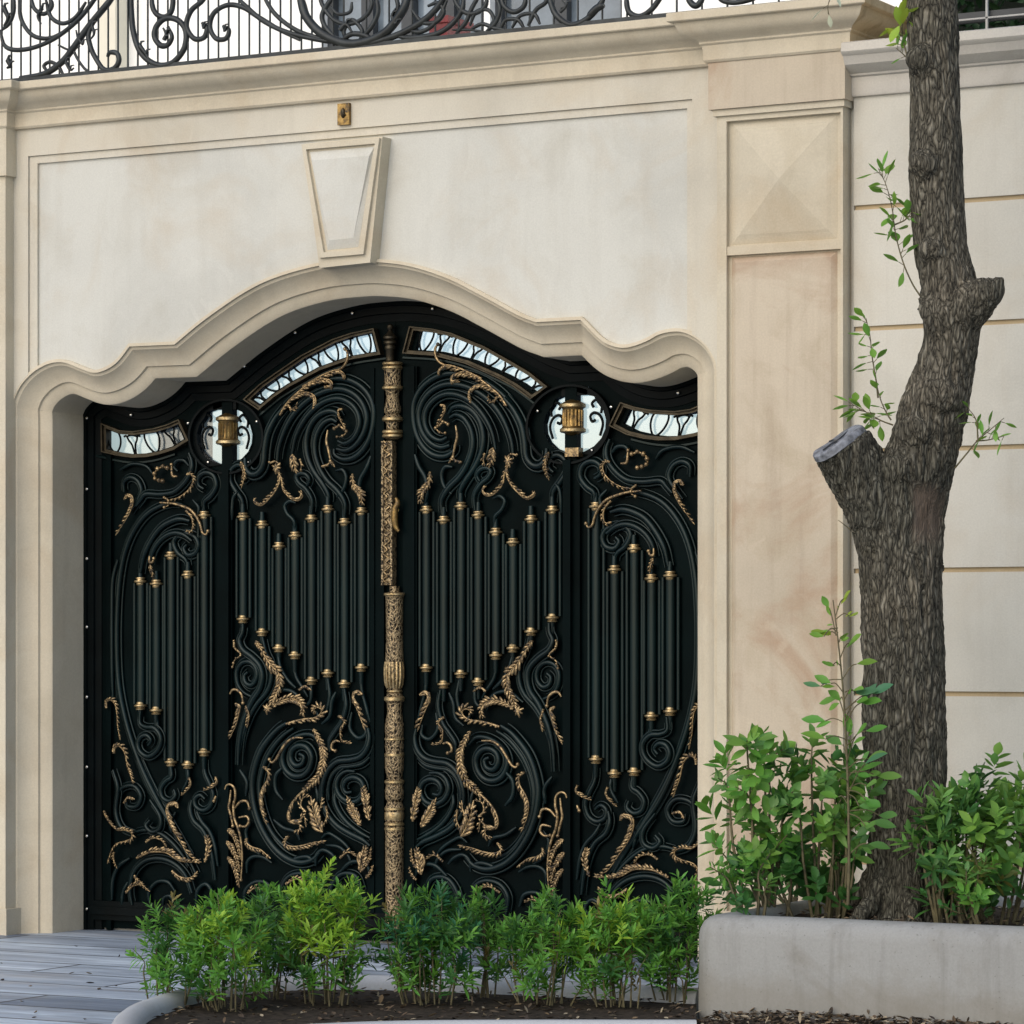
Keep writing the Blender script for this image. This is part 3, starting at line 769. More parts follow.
# gilded leaves: acanthus blades, curls and beads; (points, half-width px, teeth side, kind)
LEAVES = [
 ([(256, 641), (260, 647), (266, 657.6), (272, 666), (278.6, 673), (280, 682), (277.6, 690), (273.7, 698), (272, 705)], 3.6, 'B'),
 ([(273.7, 706.6), (280.5, 701.5), (290, 698.8), (298, 700.5), (303.5, 706), (302.5, 715)], 3.2, 'B'),
 ([(286.4, 724), (296, 721), (306, 719), (314.6, 718), (320.5, 714), (321.5, 709.5), (317.6, 707.4), (314, 709.5), (315, 712.5)], 3, 'R'),
 ([(303, 738), (294, 738), (286.4, 742.7), (280.5, 751.5), (275.6, 760), (271.5, 762.5), (269.5, 759.5)], 1.5, ''),
 ([(263.5, 767), (268.5, 772), (267.5, 780), (263, 787.6), (260, 795.5), (260, 804), (262, 813), (266, 823)], 3.6, 'L'),
 ([(313.7, 729), (318, 737), (322, 746), (323.6, 756), (322.5, 766), (318, 777), (311, 784), (304, 790)], 3.2, 'B'),
 ([(305, 789.6), (297, 797), (290.5, 806), (287.8, 815), (289, 821.5), (294, 823.5), (299, 824), (299.5, 829), (294.5, 831)], 3, 'L'),
 ([(322.5, 832), (317.5, 823), (314, 813), (311.5, 800.5)], 9, 'F'),
 ([(288.5, 836), (285, 843), (292, 846.6), (303, 845.4), (313, 842.6), (325, 841)], 2.6, 'R'),
 ([(361, 825), (356, 816), (351.5, 808), (347.5, 798)], 5.5, 'F'),
 ([(369.5, 820), (367, 806), (365.5, 797), (363.5, 787)], 5.5, 'F'),
 ([(225, 789.5), (226.5, 785.5), (230.5, 784.5), (234.6, 788.5), (235.3, 797), (233.5, 806), (234.6, 818), (238, 828), (241, 840), (242.3, 858), (241, 880)], 2.2, ''),
 ([(231, 790), (230, 800), (229, 808), (231.5, 818), (233, 826)], 1.5, ''),
 ([(228, 829), (234, 835), (238.5, 846), (240.5, 858)], 4, 'F'), ([(227, 841), (232, 848), (237, 858), (239.5, 870)], 4, 'F'), ([(228, 857), (233, 864), (237, 874), (239, 886)], 4, 'F'),
 ([(235, 808), (240.5, 801.8), (247, 801.6), (249.5, 808.5)], 1.6, ''),
 ([(239, 817.5), (247, 816.5), (249, 822), (245.5, 826.5), (240, 826)], 1.6, ''),
 ([(247, 838), (247, 843), (252, 847), (261, 850), (270, 858)], 2.2, 'R'),
 ([(230, 694), (232.5, 690), (237, 690), (241.5, 694.5), (243, 703)], 1.5, ''),
 ([(235.6, 703.7), (240, 706.3), (238.8, 714), (235.5, 726), (229.5, 738)], 3, 'R'),
 ([(234, 641.5), (235, 648), (240.8, 654.5), (234.5, 660.5), (232.8, 667)], 2, 'K'),
 ([(362.5, 694.5), (358, 691), (353.5, 693.5), (353, 700), (356.6, 708), (360.5, 718), (364.5, 729)], 4, 'L'),
 ([(338.5, 716), (343, 719), (344.3, 723), (340.5, 729), (341, 739), (344, 742.6), (351, 743)], 2, 'L'),
 ([(340, 742), (336, 740.8), (332.3, 744), (331.8, 749), (335.5, 751)], 1.8, ''),
 ([(361, 872), (363, 860), (365.5, 848)], 6, 'F'), ([(361, 868), (358, 860), (360, 853), (364, 856)], 2, ''), ([(366, 866), (370, 858), (371, 848)], 2.4, 'F'), ([(366, 878), (371, 872), (373, 866)], 2.4, 'F'),
 # side lower
 ([(106.5, 708), (106.6, 702), (110.5, 699.8), (115, 704), (117, 714), (117.5, 725), (120, 739)], 2.2, 'L'),
 ([(114, 753.5), (115, 748), (119, 746), (124.5, 752), (127.5, 766), (130, 774), (133, 783)], 2.6, 'L'),
 ([(104, 811), (106, 816), (110, 822.5), (117.5, 829.7), (125, 830), (131.5, 833), (131.5, 838), (126, 841), (116, 844), (111, 852), (107.5, 863)], 2.2, 'L'),
 ([(114, 852), (113.5, 859), (116.7, 868)], 2, 'F'),
 ([(178, 808), (176.5, 803), (169, 803.5), (166.5, 810), (168.5, 820), (172.5, 829), (180, 841), (188, 854), (198, 862.5)], 3.4, 'L'),
 ([(137, 858), (149, 852.5), (160, 851.8), (168, 853.5), (177, 859.5), (186, 862), (200, 862)], 3.4, 'L'),
 ([(134.5, 875.5), (138.5, 881), (142, 884.5), (149, 891)], 2.8, 'F'),
 ([(189, 777.5), (190.8, 784), (187.5, 790), (181.5, 795)], 1.8, 'R'),
 ([(215.5, 777), (217, 783), (211, 788), (204, 790)], 2.4, 'R'),
 ([(216, 796), (214, 801)], 1.6, ''),
 ([(172, 871), (180, 877), (190, 878), (197, 872)], 2.6, 'R'), ([(126, 893), (133, 886), (143, 884)], 2.4, 'L'), ([(205, 862), (209, 848), (207, 836)], 2.6, 'B'),
 ([(146, 842), (153, 838), (161, 840), (166, 846)], 2.0, 'L'), ([(124, 803), (128, 797), (134, 799)], 1.8, 'R'),
 ([(306, 812), (301, 806), (303, 798), (309, 796)], 2.0, 'L'), ([(299, 822), (304, 816), (306, 826)], 2.0, 'L'), ([(318, 812), (321, 806), (322, 798)], 2.0, 'R'),
 ([(326, 806), (327, 816), (323, 826)], 2.0, 'L'), ([(340, 858), (348, 852), (356, 856)], 2.0, 'L'), ([(286, 884), (296, 879), (306, 882)], 2.2, 'L'), ([(248, 893), (255, 888), (263, 891)], 2.0, 'L'),
 ([(246, 706), (249, 716), (247, 727)], 1.9, 'R'), ([(299, 690), (305, 686), (311, 690)], 1.6, 'R'),
 # upper centre
 ([(280, 415), (285, 406), (292, 398), (300, 393.5), (308, 392.5), (314.5, 396), (316, 403), (314.5, 409)], 2.8, 'R'),
 ([(288, 405), (292, 409.5), (296, 408), (297, 403)], 2.4, 'F'),
 ([(289, 401), (298, 392.5), (308, 384.5), (318, 380), (328, 379.5), (332.5, 383), (331, 387), (325, 387.5)], 2.8, 'R'),
 ([(303, 386.5), (314, 380), (326, 373.5), (337, 370), (343.5, 373), (345, 377)], 3.0, 'R'),
 ([(336, 371), (343, 367), (347, 360.5), (347.5, 353), (345, 349)], 2.4, ''),
 ([(342.5, 409), (338.5, 410), (338.5, 416), (342, 423), (345, 428)], 1.9, 'L'),
 ([(335, 428), (339.5, 426), (344, 429.5), (346.5, 432), (342.5, 436), (338, 437)], 2.4, 'K'),
 ([(327.8, 430), (326.5, 441), (328.5, 450), (330.5, 461)], 2.6, ''),
 ([(322, 466.5), (328, 464.5), (331, 461.5), (334.5, 466.5)], 1.8, 'R'),
 ([(292.5, 454.5), (293.5, 461), (296, 472)], 5.5, 'F'), ([(300, 459), (301.5, 465), (300.5, 471)], 1.6, 'L'),
 ([(276, 465), (280, 478), (276, 490), (268, 500), (261, 505.5), (254.5, 503), (254, 499.5)], 2.5, 'R'),
 ([(275.5, 467), (281.5, 479), (283.5, 490), (291, 498.5), (298, 500.5), (302.5, 496.5), (301, 491)], 2.4, 'L'),
 ([(270, 463), (275.5, 461.5), (279.5, 465), (278, 470)], 2, 'K'),
 ([(241, 462), (244.5, 470), (244, 478), (241.5, 487)], 3.4, 'F'),
 ([(352.5, 474), (353.5, 484), (357.5, 490), (361, 495), (361.8, 504)], 3, 'B'),
 # side upper
 ([(177.5, 476.3), (172.5, 475.5), (171.5, 464.5)], 1.8, ''),
 ([(167.5, 468), (162, 467), (156, 471), (154.5, 476), (158, 480.5), (163.5, 481)], 3.4, 'K'),
 ([(187, 474.5), (191, 474), (193.3, 478), (192.3, 484), (187.5, 491), (178.5, 497.5), (170, 500)], 2.1, 'L'),
 ([(160, 502.5), (166, 503), (173, 503.6), (182, 506), (190, 509.5), (196, 516), (200, 524), (202.5, 532.5), (206, 534.5), (208, 531)], 2.3, ''),
 ([(186, 510.5), (191.5, 517), (193, 525), (191, 531), (186.5, 530.5)], 2, 'L'),
 ([(165, 498), (168, 500), (168.5, 505), (165, 507)], 2.4, 'K'),
 ([(124.5, 499.5), (127, 494.8), (132, 496), (133, 503), (130.5, 511), (125, 521), (116, 534.5)], 2.8, 'R'),
 ([(149.5, 556), (149.7, 562), (152.5, 562), (153.8, 558.5)], 1.5, ''), ([(150, 565), (152, 571), (153, 578)], 3, 'F'),
]
def gleaf(bm, P, w, side):
    k = 1 / ppm(at(300, 600, YO)); Y0 = YO - .004
    C = cr(P, 6); n = len(C)
    pts = [at(p.x, p.y, Y0) for p in C]
    ln = sum((b - a).length for a, b in zip(pts, pts[1:])) / k
    thick = 1.25 if side in 'LRBK' else 1.5
    if side == 'F': thick = 1.2
    tube(bm, pts, lambda t: k * thick * (1.15 - .75 * t if side != '' else .75 + .5 * math.sin(math.pi * t)), 7)
    if side == '':
        bmesh.ops.create_uvsphere(bm, u_segments=8, v_segments=6, radius=k * 2.0, matrix=Matrix.Translation(pts[-1])); return
    if side == 'K':
        m = max(3, int(ln / 4.5))
        for i in range(m):
            p = pts[int(i * (n - 1) / max(1, m - 1))]
            bmesh.ops.create_uvsphere(bm, u_segments=8, v_segments=6, radius=k * w * (.55 + .3 * rnd.random()), matrix=Matrix.Translation(p + Vector((rnd.uniform(-1, 1) * k, -.004, rnd.uniform(-1, 1) * k))))
        return
    fan = side == 'F'
    m = max(3, int(ln / (max(3.6, w * 1.15) if not fan else max(3.0, w * .55))))
    for i in range(m):
        t = (i + .3 + rnd.uniform(-.12, .12)) / m; a = t * (n - 1); j = min(n - 2, int(a)); p = pts[j].lerp(pts[j + 1], a - j)
        d = (pts[j + 1] - pts[j]).normalized(); nn = Vector((-d.z, 0, d.x))
        if fan: W = w * .72 * math.sin(math.pi * min(1, .25 + .70 * t)) ** .6
        else: W = w * (.65 + .65 * math.sin(math.pi * t))
        for s in ((1, -1) if side in 'BF' else ((1,) if side == 'L' else (-1,))):
            e = nn * s; rr = rnd.uniform(.75, 1.3)
            tip = p + (e * .80 + d * 1.05) * W * 1.15 * rr * k + Vector((0, -.001, 0))
            mid = p + (e * .55 + d * .50) * W * .95 * rr * k + Vector((0, -.008, 0))
            tube(bm, cr([p - d * W * .3 * k, mid, tip, tip + (e * .5 - d * .25) * W * .3 * k], 3), lambda u: k * (W * (.25 if not fan else .24) * math.sin(math.pi * min(1, .12 + .80 * u)) + .28), 6, .7)
    if side != 'K':
        q = pts[-1] + (pts[-1] - pts[-2]).normalized() * w * .5 * k
        tube(bm, [pts[-3], pts[-1], q], lambda u: k * (w * .26 if fan else 1.2) * (1 - .8 * u), 7, .7)
for P, w, sd in LEAVES:
    bm = B(); gleaf(bm, P, w, sd)
    obj('gilded_leaf', bm, M['gold'], lf, smooth=60)
# the small flower that ties the sprays together
for c in ((268, 708.5), (277, 468)):
    bm = B(); q = at(c[0], c[1], YO - .008); k = 1 / ppm(q)
    for j in range(7):
        a = 2 * math.pi * j / 7
        e = Vector((math.cos(a), 0, math.sin(a)))
        tube(bm, [q, q + e * 3 * k + Vector((0, -.008, 0)), q + e * (6.2 if j % 2 else 4.6) * k], lambda t: k * (1.7 - .9 * t), 6)
    obj('flower', bm, M['gold'], lf, smooth=60)

# ---- the right leaf mirrors it
rl = copy_tree(lf)
rl.location = (2 * gcx + 1.72, YG, 0); rl.scale = (-1, 1, 1)
rl['label'] = 'right leaf of the iron gate, with a small gilt plate under its round window'
ROOT[rl.name] = Matrix.Translation(rl.location) @ Matrix.Diagonal((-1, 1, 1, 1))
a, b = at(566, 448, YO), at(579.5, 456.5, YO)
bm = B(); box(bm, a.x, b.x, YO - .012, YG - .002, b.z, a.z)
obj('hinge_plate', bevel(bm, .003), M['gold'], rl)

# ---- centre column on the left leaf
def colz(y): return at(391, y, .37).z
kc = 1 / ppm(at(391, 600, .38))
def turned(name, cx, prof, m, parent, sides=20):
    bm = B(); x = at(cx, 600, .39).x
    lathe(bm, (x, .406), [(r * kc, colz(y)) for r, y in prof], sides)
    return obj(name, bm, m, parent, smooth=38)
col = turned('centre_column', 391, [(6, 361), (10, 362), (10, 364), (8.5, 365), (10, 366.5), (10, 368), (8.6, 370), (8.3, 384), (9.6, 386), (9.8, 388), (7.2, 391), (6.4, 397), (7.4, 404), (8.8, 409), (8.4, 412), (7, 414), (9.8, 417), (10.4, 420), (7, 422), (6.4, 425), (6.4, 429), (9.6, 430.5), (9.6, 432.5), (8.3, 433.3), (9.6, 434.5), (9.4, 437), (5, 439)], M['carved'], lf)
turned('finial', 388.5, [(1, 323), (3, 324.5), (3.4, 327), (2, 329.5), (3, 332), (7, 336), (7.2, 338), (5, 339), (6.6, 341), (6.6, 343), (4.5, 344), (5.6, 346), (5.6, 348), (4.4, 349.5), (4.2, 360)], M['bronze'], col)
for y0, y1 in ((386, 389), (417, 420.5), (430, 433), (434, 437), (362, 364.5), (366, 368.5)):
    turned('ring', 391, [(9.4, y0 - .3), (10.6, y0 + .6), (10.6, y1 - .6), (9.4, y1 + .3)], M['collar'], col)
# filigree strip
bm = B(); xa_, xb_ = at(382.3, 500, .395).x, at(392.8, 500, .395).x
zt, zl = at(387, 441, .395).z, at(387, 585, .395).z
box(bm, xa_, xb_, .395, .43, zl, zt); e = .010
box(bm, xa_ - .001, xa_ + e, .386, .3949, zl, zt); box(bm, xb_ - e, xb_ + .001, .386, .3949, zl, zt)
obj('filigree_strip', bm, M['carved'], col)
bm = B(); xm = (xa_ + xb_) / 2; hw = (xb_ - xa_) / 2 - .012
nW = 11
for j in range(nW):
    zz0 = zl + (zt - zl) * j / nW; zz1 = zl + (zt - zl) * (j + 1) / nW; s = 1 if j % 2 else -1
    tube(bm, cr([Vector((xm - s * hw, .390, zz0)), Vector((xm + s * hw, .387, zz0 * .6 + zz1 * .4)), Vector((xm - s * hw * .2, .386, zz0 * .3 + zz1 * .7)), Vector((xm + s * hw, .390, zz1))], 5), .0046, 6)
obj('filigree', bm, M['gold'], col, smooth=60)
turned('column_shaft', 393, [(5, 586), (5, 592), (10.6, 593), (10.8, 595), (9.4, 596.5), (9.0, 600), (8.6, 630), (8.6, 640), (9.3, 656), (9.9, 664), (10.0, 672), (9.4, 680), (7, 686), (6.6, 689), (7.6, 690), (7.6, 692), (6.8, 693), (8, 694), (8, 696), (10, 697), (10.4, 699), (10, 701), (7.8, 703), (7.4, 712), (8, 716), (9.6, 724), (9.8, 731), (9, 737.5), (10, 738.5), (9.4, 741), (9.8, 747), (8.8, 752), (10, 754), (10, 756), (9.8, 758), (9.6, 768), (7.6, 779), (9.9, 781), (9.9, 783), (8.6, 785), (9.7, 792), (9.2, 799), (7.4, 802), (9, 806), (10, 808), (10, 810), (9.6, 811), (9.8, 821), (8.8, 822), (10, 823.5), (10, 825.5), (8.9, 826.5), (10, 828), (10, 830), (9.6, 832), (9.4, 920), (11, 922), (11, 930)], M['carved'], col, 24)
for y0, y1, r in ((593, 595.5, 11), (697, 701, 10.6), (690, 692.5, 8), (738, 740.5, 10.2), (753.5, 756.5, 10.2), (780.5, 783.5, 10.2), (807.5, 810.5, 10.2), (822.8, 825.8, 10.3), (827.5, 830.5, 10.3)):
    turned('ring', 393, [(r - 1.2, y0 - .3), (r, y0 + .5), (r, y1 - .5), (r - 1.2, y1 + .3)], M['collar'], col)
turned('boss', 393, [(9.2, 811.5), (10.2, 813), (10.3, 816), (10.2, 819), (9.2, 821.5)], M['collar'], col)
for j in range(9):                           # gadroons on the bulge
    a = math.pi * (1.0 + j / 8.0) ; x = at(393, 600, .39).x; bm = B()
    P = [Vector((x + r * kc * math.cos(a), .406 + r * kc * math.sin(a), colz(y))) for r, y in ((9.2, 662), (10, 668), (10.1, 676), (9.2, 684), (7.4, 688))]
    tube(bm, P, 1.3 * kc, 6); obj('gadroon', bm, M['collar'], col, smooth=60)
bm = B(); P = [at(x, y, .38) for x, y in ((396, 498), (397.5, 503), (395, 510), (394.6, 520), (396, 527), (399, 531.5))]
tube(bm, cr(P, 5), lambda t: kc * (1.6 + 2.2 * math.sin(math.pi * t)), 8)
tube(bm, [at(397, 510, .38), at(397, 510, .415)], 2 * kc, 8)
obj('handle', bm, M['brass'], lf, smooth=50)

# ================================================================== small gold plate over the keystone
a, b = at(336.5, 103.5, -.03), at(348, 124, -.03)
pl = thing('wall_plaque', 'small gold-coloured plate fixed to the wall above the keystone', 'plaque', ((a.x + b.x) / 2, 0, b.z))
bm = B(); box(bm, a.x, b.x, -.022, -.0005, b.z, a.z); obj('plate', bevel(bm, .004), M['brass'], pl)
bm = B(); xm = (a.x + b.x) / 2; zm = (a.z + b.z) / 2
tube(bm, [Vector((xm - .006, -.024, zm + .012)), Vector((xm, -.030, zm)), Vector((xm + .012, -.026, zm - .006))], .006, 6)
lathe(bm, (xm, -.022), [(.004, zm - .02), (.010, zm - .012), (.010, zm + .02), (.004, zm + .028)], 10)
obj('emblem', bm, M['bronze'], pl, smooth=60)

# ================================================================== balcony railing
YR = .02
rr = thing('balcony_railing', 'wrought iron balcony railing of thin bars and big scrolls on the cornice above the gate', 'railing', (0, YR, zD))
zr = zD + .014; RH = .98
rx0, rx1 = -3.2, xb - .05
bm = B(); box(bm, rx0, rx1, YR - .012, YR + .012, zr + .02, zr + .038); box(bm, rx0, rx1, YR - .02, YR + .02, zr + RH, zr + RH + .02)
obj('rail', bm, M['rail'], rr)
x = at(4, 40, YR).x
while x > rx0 + .02: x -= .056
i = 0
xs_ = []
while x < rx1 - .02:
    if x > rx0 + .02: xs_.append(x)
    x += .0615 if x < at(335, 40, YR).x else .13
for x in xs_[:100]:
    bm = B(); tube(bm, [Vector((x, YR, zr)), Vector((x, YR, zr + RH))], .0055, 6); obj('bar', bm, M['rail'], rr, smooth=60)
RS = [
 ([(0, 30), (6, 47), (25, 49.5), (51, 40.6), (76, 22), (94, 0), (106, -22), (110, -50)], 3.2),
 ([(19, 0), (21.6, 20), (33, 35.5), (51, 38), (70, 28)], 3), ([(46, 0), (51, 17), (63, 23.5), (76, 17), (86, 2)], 3),
 ([(120, -14), (109, 2), (94, 20), (84, 33), (72, 50), (61, 63), (44, 74), (20, 78)], 4.6),
 ([(98, 14), (89, 33), (90, 45), (95, 57), (104, 69.5), (114, 68.5), (119, 61), (117, 53.5), (110, 52.5), (107.5, 57)], 3.6),
 ([(72, 46), (77, 58), (84, 68), (88, 71)], 2), ([(58, 45), (70, 50), (80, 46)], 1.6),
 ([(128, -40), (131, -15), (131.5, 10), (133.5, 32), (141, 53), (156, 64.5), (172, 63), (184, 49), (186, 32), (179, 21), (167, 18), (157.5, 25), (154.5, 36), (160, 45), (167.5, 45), (172, 37), (168, 27)], 4),
 ([(152, -20), (152, 3), (156, 13.5), (164, 17), (171, 12), (173, 0), (170, -12), (160, -14)], 3.6),
 ([(212, -16), (203, 0), (191, 11), (186.5, 26), (194, 38.5), (204, 37.5), (207, 28), (202, 23)], 3.6),
 ([(300, 40), (280, 30), (259, 17.5), (243.6, 7.6), (228, 5), (214, 13), (210, 27), (216, 38.5), (226, 38.5), (229, 30), (223, 26)], 3.4),
 ([(236, -4), (250, 10), (265, 22), (288, 32.5), (321, 40.2), (351.5, 44)], 3.2),
 ([(262, -6), (276, 15), (298, 31), (326, 40)], 3),
 ([(294, -22), (301, 0), (307, 18), (324, 35), (351.5, 44), (382, 35), (400, 15), (407, 0), (410, -20)], 6),
 ([(352, 44), (373, 42.5), (402, 33), (427, 18), (443, 0), (450, -14)], 4.4),
 ([(318, -14), (322, 4), (334, 20), (350, 24), (366, 16), (372, 2), (362, -8)], 3), ([(330, 6), (338, 14), (350, 12), (352, 2)], 2.4),
 ([(346, 40), (344, 30), (352, 20), (362, 30), (360, 40)], 3),
 ([(412, 10), (422, 22), (436, 22), (444, 12), (438, 3), (428, 6)], 3),
 ([(452, -10), (458, 6), (470, 14), (484, 8), (488, -6)], 3.2), ([(470, 26), (476, 12), (488, 10), (494, 20), (488, 28)], 2.6),
 ([(500, -8), (504, 6), (514, 12), (524, 6), (526, -6)], 3.4), ([(512, 28), (520, 16), (534, 14), (540, 24)], 2.6),
 ([(548, -12), (551, 3), (557, 16), (571, 25), (587, 19), (600, 5), (606, -8)], 4), ([(588, 18), (596, 9), (604, 5)], 5),
 ([(627, -10), (626.8, 4), (630, 13), (639.7, 16.5), (651, 10), (660, -2), (664, -12)], 3.6),
 ([(686, -6), (692, 4), (698, 5), (704, -4)], 4), ([(716, -5), (724, 1), (736, 2.5), (752, -1), (760, -6)], 3.2),
 ([(452, 30), (470, 30), (490, 33)], 1.6),
 ([(336, 38), (326, 28), (322, 16), (328, 4), (336, -6)], 3.4), ([(362, 38), (372, 26), (378, 12), (376, -4)], 3.4), ([(384, 34), (394, 20), (398, 6), (394, -8)], 3), ([(340, 42), (352, 34), (366, 36), (374, 42)], 3.6),
 ([(408, 30), (420, 32), (432, 26), (441, 14), (447, 0)], 3), ([(396, 36), (412, 38), (436, 34), (452, 24), (462, 10), (464, -6)], 3.6), ([(456, 34), (466, 22), (472, 8), (480, -6)], 3), ([(486, 32), (496, 22), (500, 8), (494, -6)], 3), ([(500, 30), (506, 20), (518, 20), (524, 28)], 2.8), ([(528, 26), (536, 10), (546, 2), (548, -10)], 3), ([(470, 30), (482, 24), (494, 28), (506, 30)], 2.6),
 ([(12, -10), (14, 8), (10, 22), (2, 30)], 3), ([(30, -8), (34, 8), (44, 14), (52, 6), (48, -6)], 3), ([(64, 76), (58, 66), (50, 62), (44, 66), (48, 72)], 2.6),
]
k = 1 / ppm(at(300, 30, YR))
for P, w in RS:
    bm = B(); pts = [at(p.x, p.y, YR) for p in cr(P, 6)]
    tube(bm, pts, lambda t: w * .78 * k * (.6 + .4 * min(1, 6 * min(t, 1 - t))), 8)
    obj('scroll', bm, M['rail'], rr, smooth=60)
for P, w in (([(83, 44), (78, 38), (76, 30)], 4), ([(92, 26), (94, 34), (90, 40)], 4), ([(66, 62), (70, 70), (74, 68)], 4), ([(140, 46), (146, 54), (150, 62)], 5), ([(164, 40), (166, 34), (163, 28)], 5), ([(42, 8), (38, 16), (41, 24)], 5), ([(4, 8), (8, 18), (4, 26)], 6), ([(8, 60), (10, 66), (7, 68)], 6), ([(204, 28), (202, 25)], 4), ([(225, 31), (223, 27)], 4), ([(340, 30), (346, 24), (352, 32)], 6), ([(396, 24), (392, 16), (396, 8)], 5), ([(560, 12), (566, 6), (562, 0)], 4)):
    bm = B(); pts = [at(p.x, p.y, YR - .01) for p in cr(P, 4)]
    tube(bm, pts, lambda t: w * .5 * k * (1 - .6 * t), 7)
    for s in (0, .5):
        q = pts[int(s * (len(pts) - 1))]
        tube(bm, [q, q + Vector((.012, -.006, .02)), q + Vector((.03, -.004, .022))], lambda t: w * .35 * k * (1 - .6 * t), 6)
    obj('leaf_ornament', bm, M['rail'], rr, smooth=60)

# ================================================================== house behind the terrace
YH = 2.6
hs = thing('house', 'white rendered house with dark windows set back behind the balcony railing', 'house', (0, YH, 0))
def hx(px): return at(px, 30, YH).x
zh0, zh1 = zD + .02, zD + 3.1
wins = [(hx(322), hx(484), zh0 + .02, zh0 + 2.1, 'winframe'), (hx(490), hx(622), zh0 + .02, zh0 + 2.2, 'winglass')]
bm = B()
prism(bm, [[(-7, zh0 - .3), (-7, zh1), (6.2, zh1), (6.2, zh0 - .3)]] + [[(a, c), (a, d), (b, d), (b, c)] for a, b, c, d, _ in wins], YH, YH + .25)
box(bm, -7, 6.2, YH + .26, YH + 5.5, zh1 - .1, zh1 + .2)
obj('wall', bm, M['white'], hs)
for a, b, c, d, kd in wins:
    bm = B(); box(bm, a - .01, b + .01, YH + .12, YH + .13, c - .01, d + .01)
    w = obj('window', bm, M['winglass'], hs)
    bm = B(); n = 4 if kd == 'winframe' else 2
    for j in range(n + 1):
        x = a + (b - a) * j / n; box(bm, x - .04, x + .04, YH + .06, YH + .119, c, d)
    for z in ((c + .25, c + .5, c + .9, c + 1.5) if kd == 'winframe' else (c + .04, c + 1.6)): box(bm, a, b, YH + .075, YH + .118, z - .03, z + .03)
    obj('window_frame', bm, M['winframe'], w)
bm = B(); box(bm, hx(113), hx(129), YH - .14, YH - .001, zh0 - .1, zh1)
obj('column', bevel(bm, .02), M['housecol'], hs)
bm = B()
for x in (-6.8, -3.0, 2.4, 5.9): box(bm, x - .12, x + .12, YH + .3, YH + .54, -.05, zh0 - .28)
obj('support_post', bm, M['housecol'], hs)
bm = B(); box(bm, -7, 6.2, YH + .24, YH + 5.5, zh0 - .3, zh0 - .05); obj('floor_slab', bm, M['white'], hs)
# things on the terrace
q = at(452, 33, .9)
fp = thing('flower_trough', 'red flower trough on the terrace behind the railing', 'planter', (q.x, .9, zD + .02))
bm = B(); x0, x1 = at(441, 30, .9).x, at(459, 30, .9).x
v = box(bm, x0, x1, .78, 1.02, zD + .02, at(450, 21, .9).z); obj('trough', bevel(bm, .015), M['red'], fp)
bm = B(); box(bm, x0 - .012, x1 + .012, .768, 1.032, at(450, 21, .9).z - .03, at(450, 21, .9).z + .004); obj('trough_edge', bevel(bm, .01), M['red'], fp)

# ================================================================== leaves
def new_leaf_bm():
    bm = B(); return bm, bm.loops.layers.float_color.new('Col')
def leaf(bm, lay, p, d, n, L, W, c, fold=.25, droop=.15, obov=.5):
    d = d.normalized(); n = (n - d * n.dot(d)); n = n.normalized() if n.length > 1e-5 else d.orthogonal().normalized()
    s = d.cross(n)
    rows = []
    for t, wd in ((.16, .42), (.38 + .16 * (obov - .4), .92), (.62 + .10 * (obov - .4), .96), (.84, .56)):
        c0 = p + d * (L * t) - n * (L * droop * t * t)
        rows.append((c0 + s * (W * .5 * wd), c0 - n * (W * fold * wd), c0 - s * (W * .5 * wd)))
    e = p + d * L - n * (L * droop)
    v0, v1 = bm.verts.new(p), bm.verts.new(e); R_ = [[bm.verts.new(x) for x in r] for r in rows]
    fs = [(v0, R_[0][0], R_[0][1]), (v0, R_[0][1], R_[0][2]), (R_[-1][0], v1, R_[-1][1]), (R_[-1][1], v1, R_[-1][2])]
    for a, b in zip(R_, R_[1:]): fs += [(a[0], b[0], b[1], a[1]), (a[1], b[1], b[2], a[2])]
    for f in fs:
        fc = bm.faces.new(f); fc.smooth = True
        for lp in fc.loops: lp[lay] = (*c, 1)
def rv(): 
    while True:
        v = Vector((rnd.uniform(-1, 1), rnd.uniform(-1, 1), rnd.uniform(-1, 1)))
        if .05 < v.length < 1: return v.normalized()
def tint(c, amt=.25):
    f = 1 + rnd.uniform(-amt, amt); y = rnd.uniform(-.12, .12)
    return (max(0, c[0] * f * (1 + y)), c[1] * f, max(0, c[2] * f * (1 - y)))
def foliage_obj(name, bm, parent): 
    if parent is not None: bm.transform(root_m(parent).inverted())
    me = bpy.data.meshes.new(name); bm.to_mesh(me); bm.free(); me.materials.append(M['leaf'])
    o = bpy.data.objects.new(name, me); COL.objects.link(o)
    if parent is not None: o.parent = parent; ROOT[o.name] = root_m(parent)
    return o
def sprig(bm, lay, p, d, n, L, W, c, ln, up=.4):
    """leaflets in a spiral up a shoot, youngest pointing up"""
    d = d.normalized(); s = d.orthogonal().normalized(); t = d.cross(s); a0 = rnd.uniform(0, 6.28)
    for i in range(n):
        u = i / n; a = a0 + i * 2.4
        rad = s * math.cos(a) + t * math.sin(a)
        dd = (rad * (1 - .55 * u) + d * (up + .9 * u)).normalized() + rv() * .34
        leaf(bm, lay, p + d * (ln * u), dd, d + rv() * .2, L * rnd.uniform(.7, 1.15) * (1 - .25 * u), W * rnd.uniform(.8, 1.15), tint(c), .22, rnd.uniform(.05, .45))
LIME, MID, DEEP, BLUE = (.27, .45, .05), (.115, .295, .045), (.050, .155, .036), (.038, .150, .065)
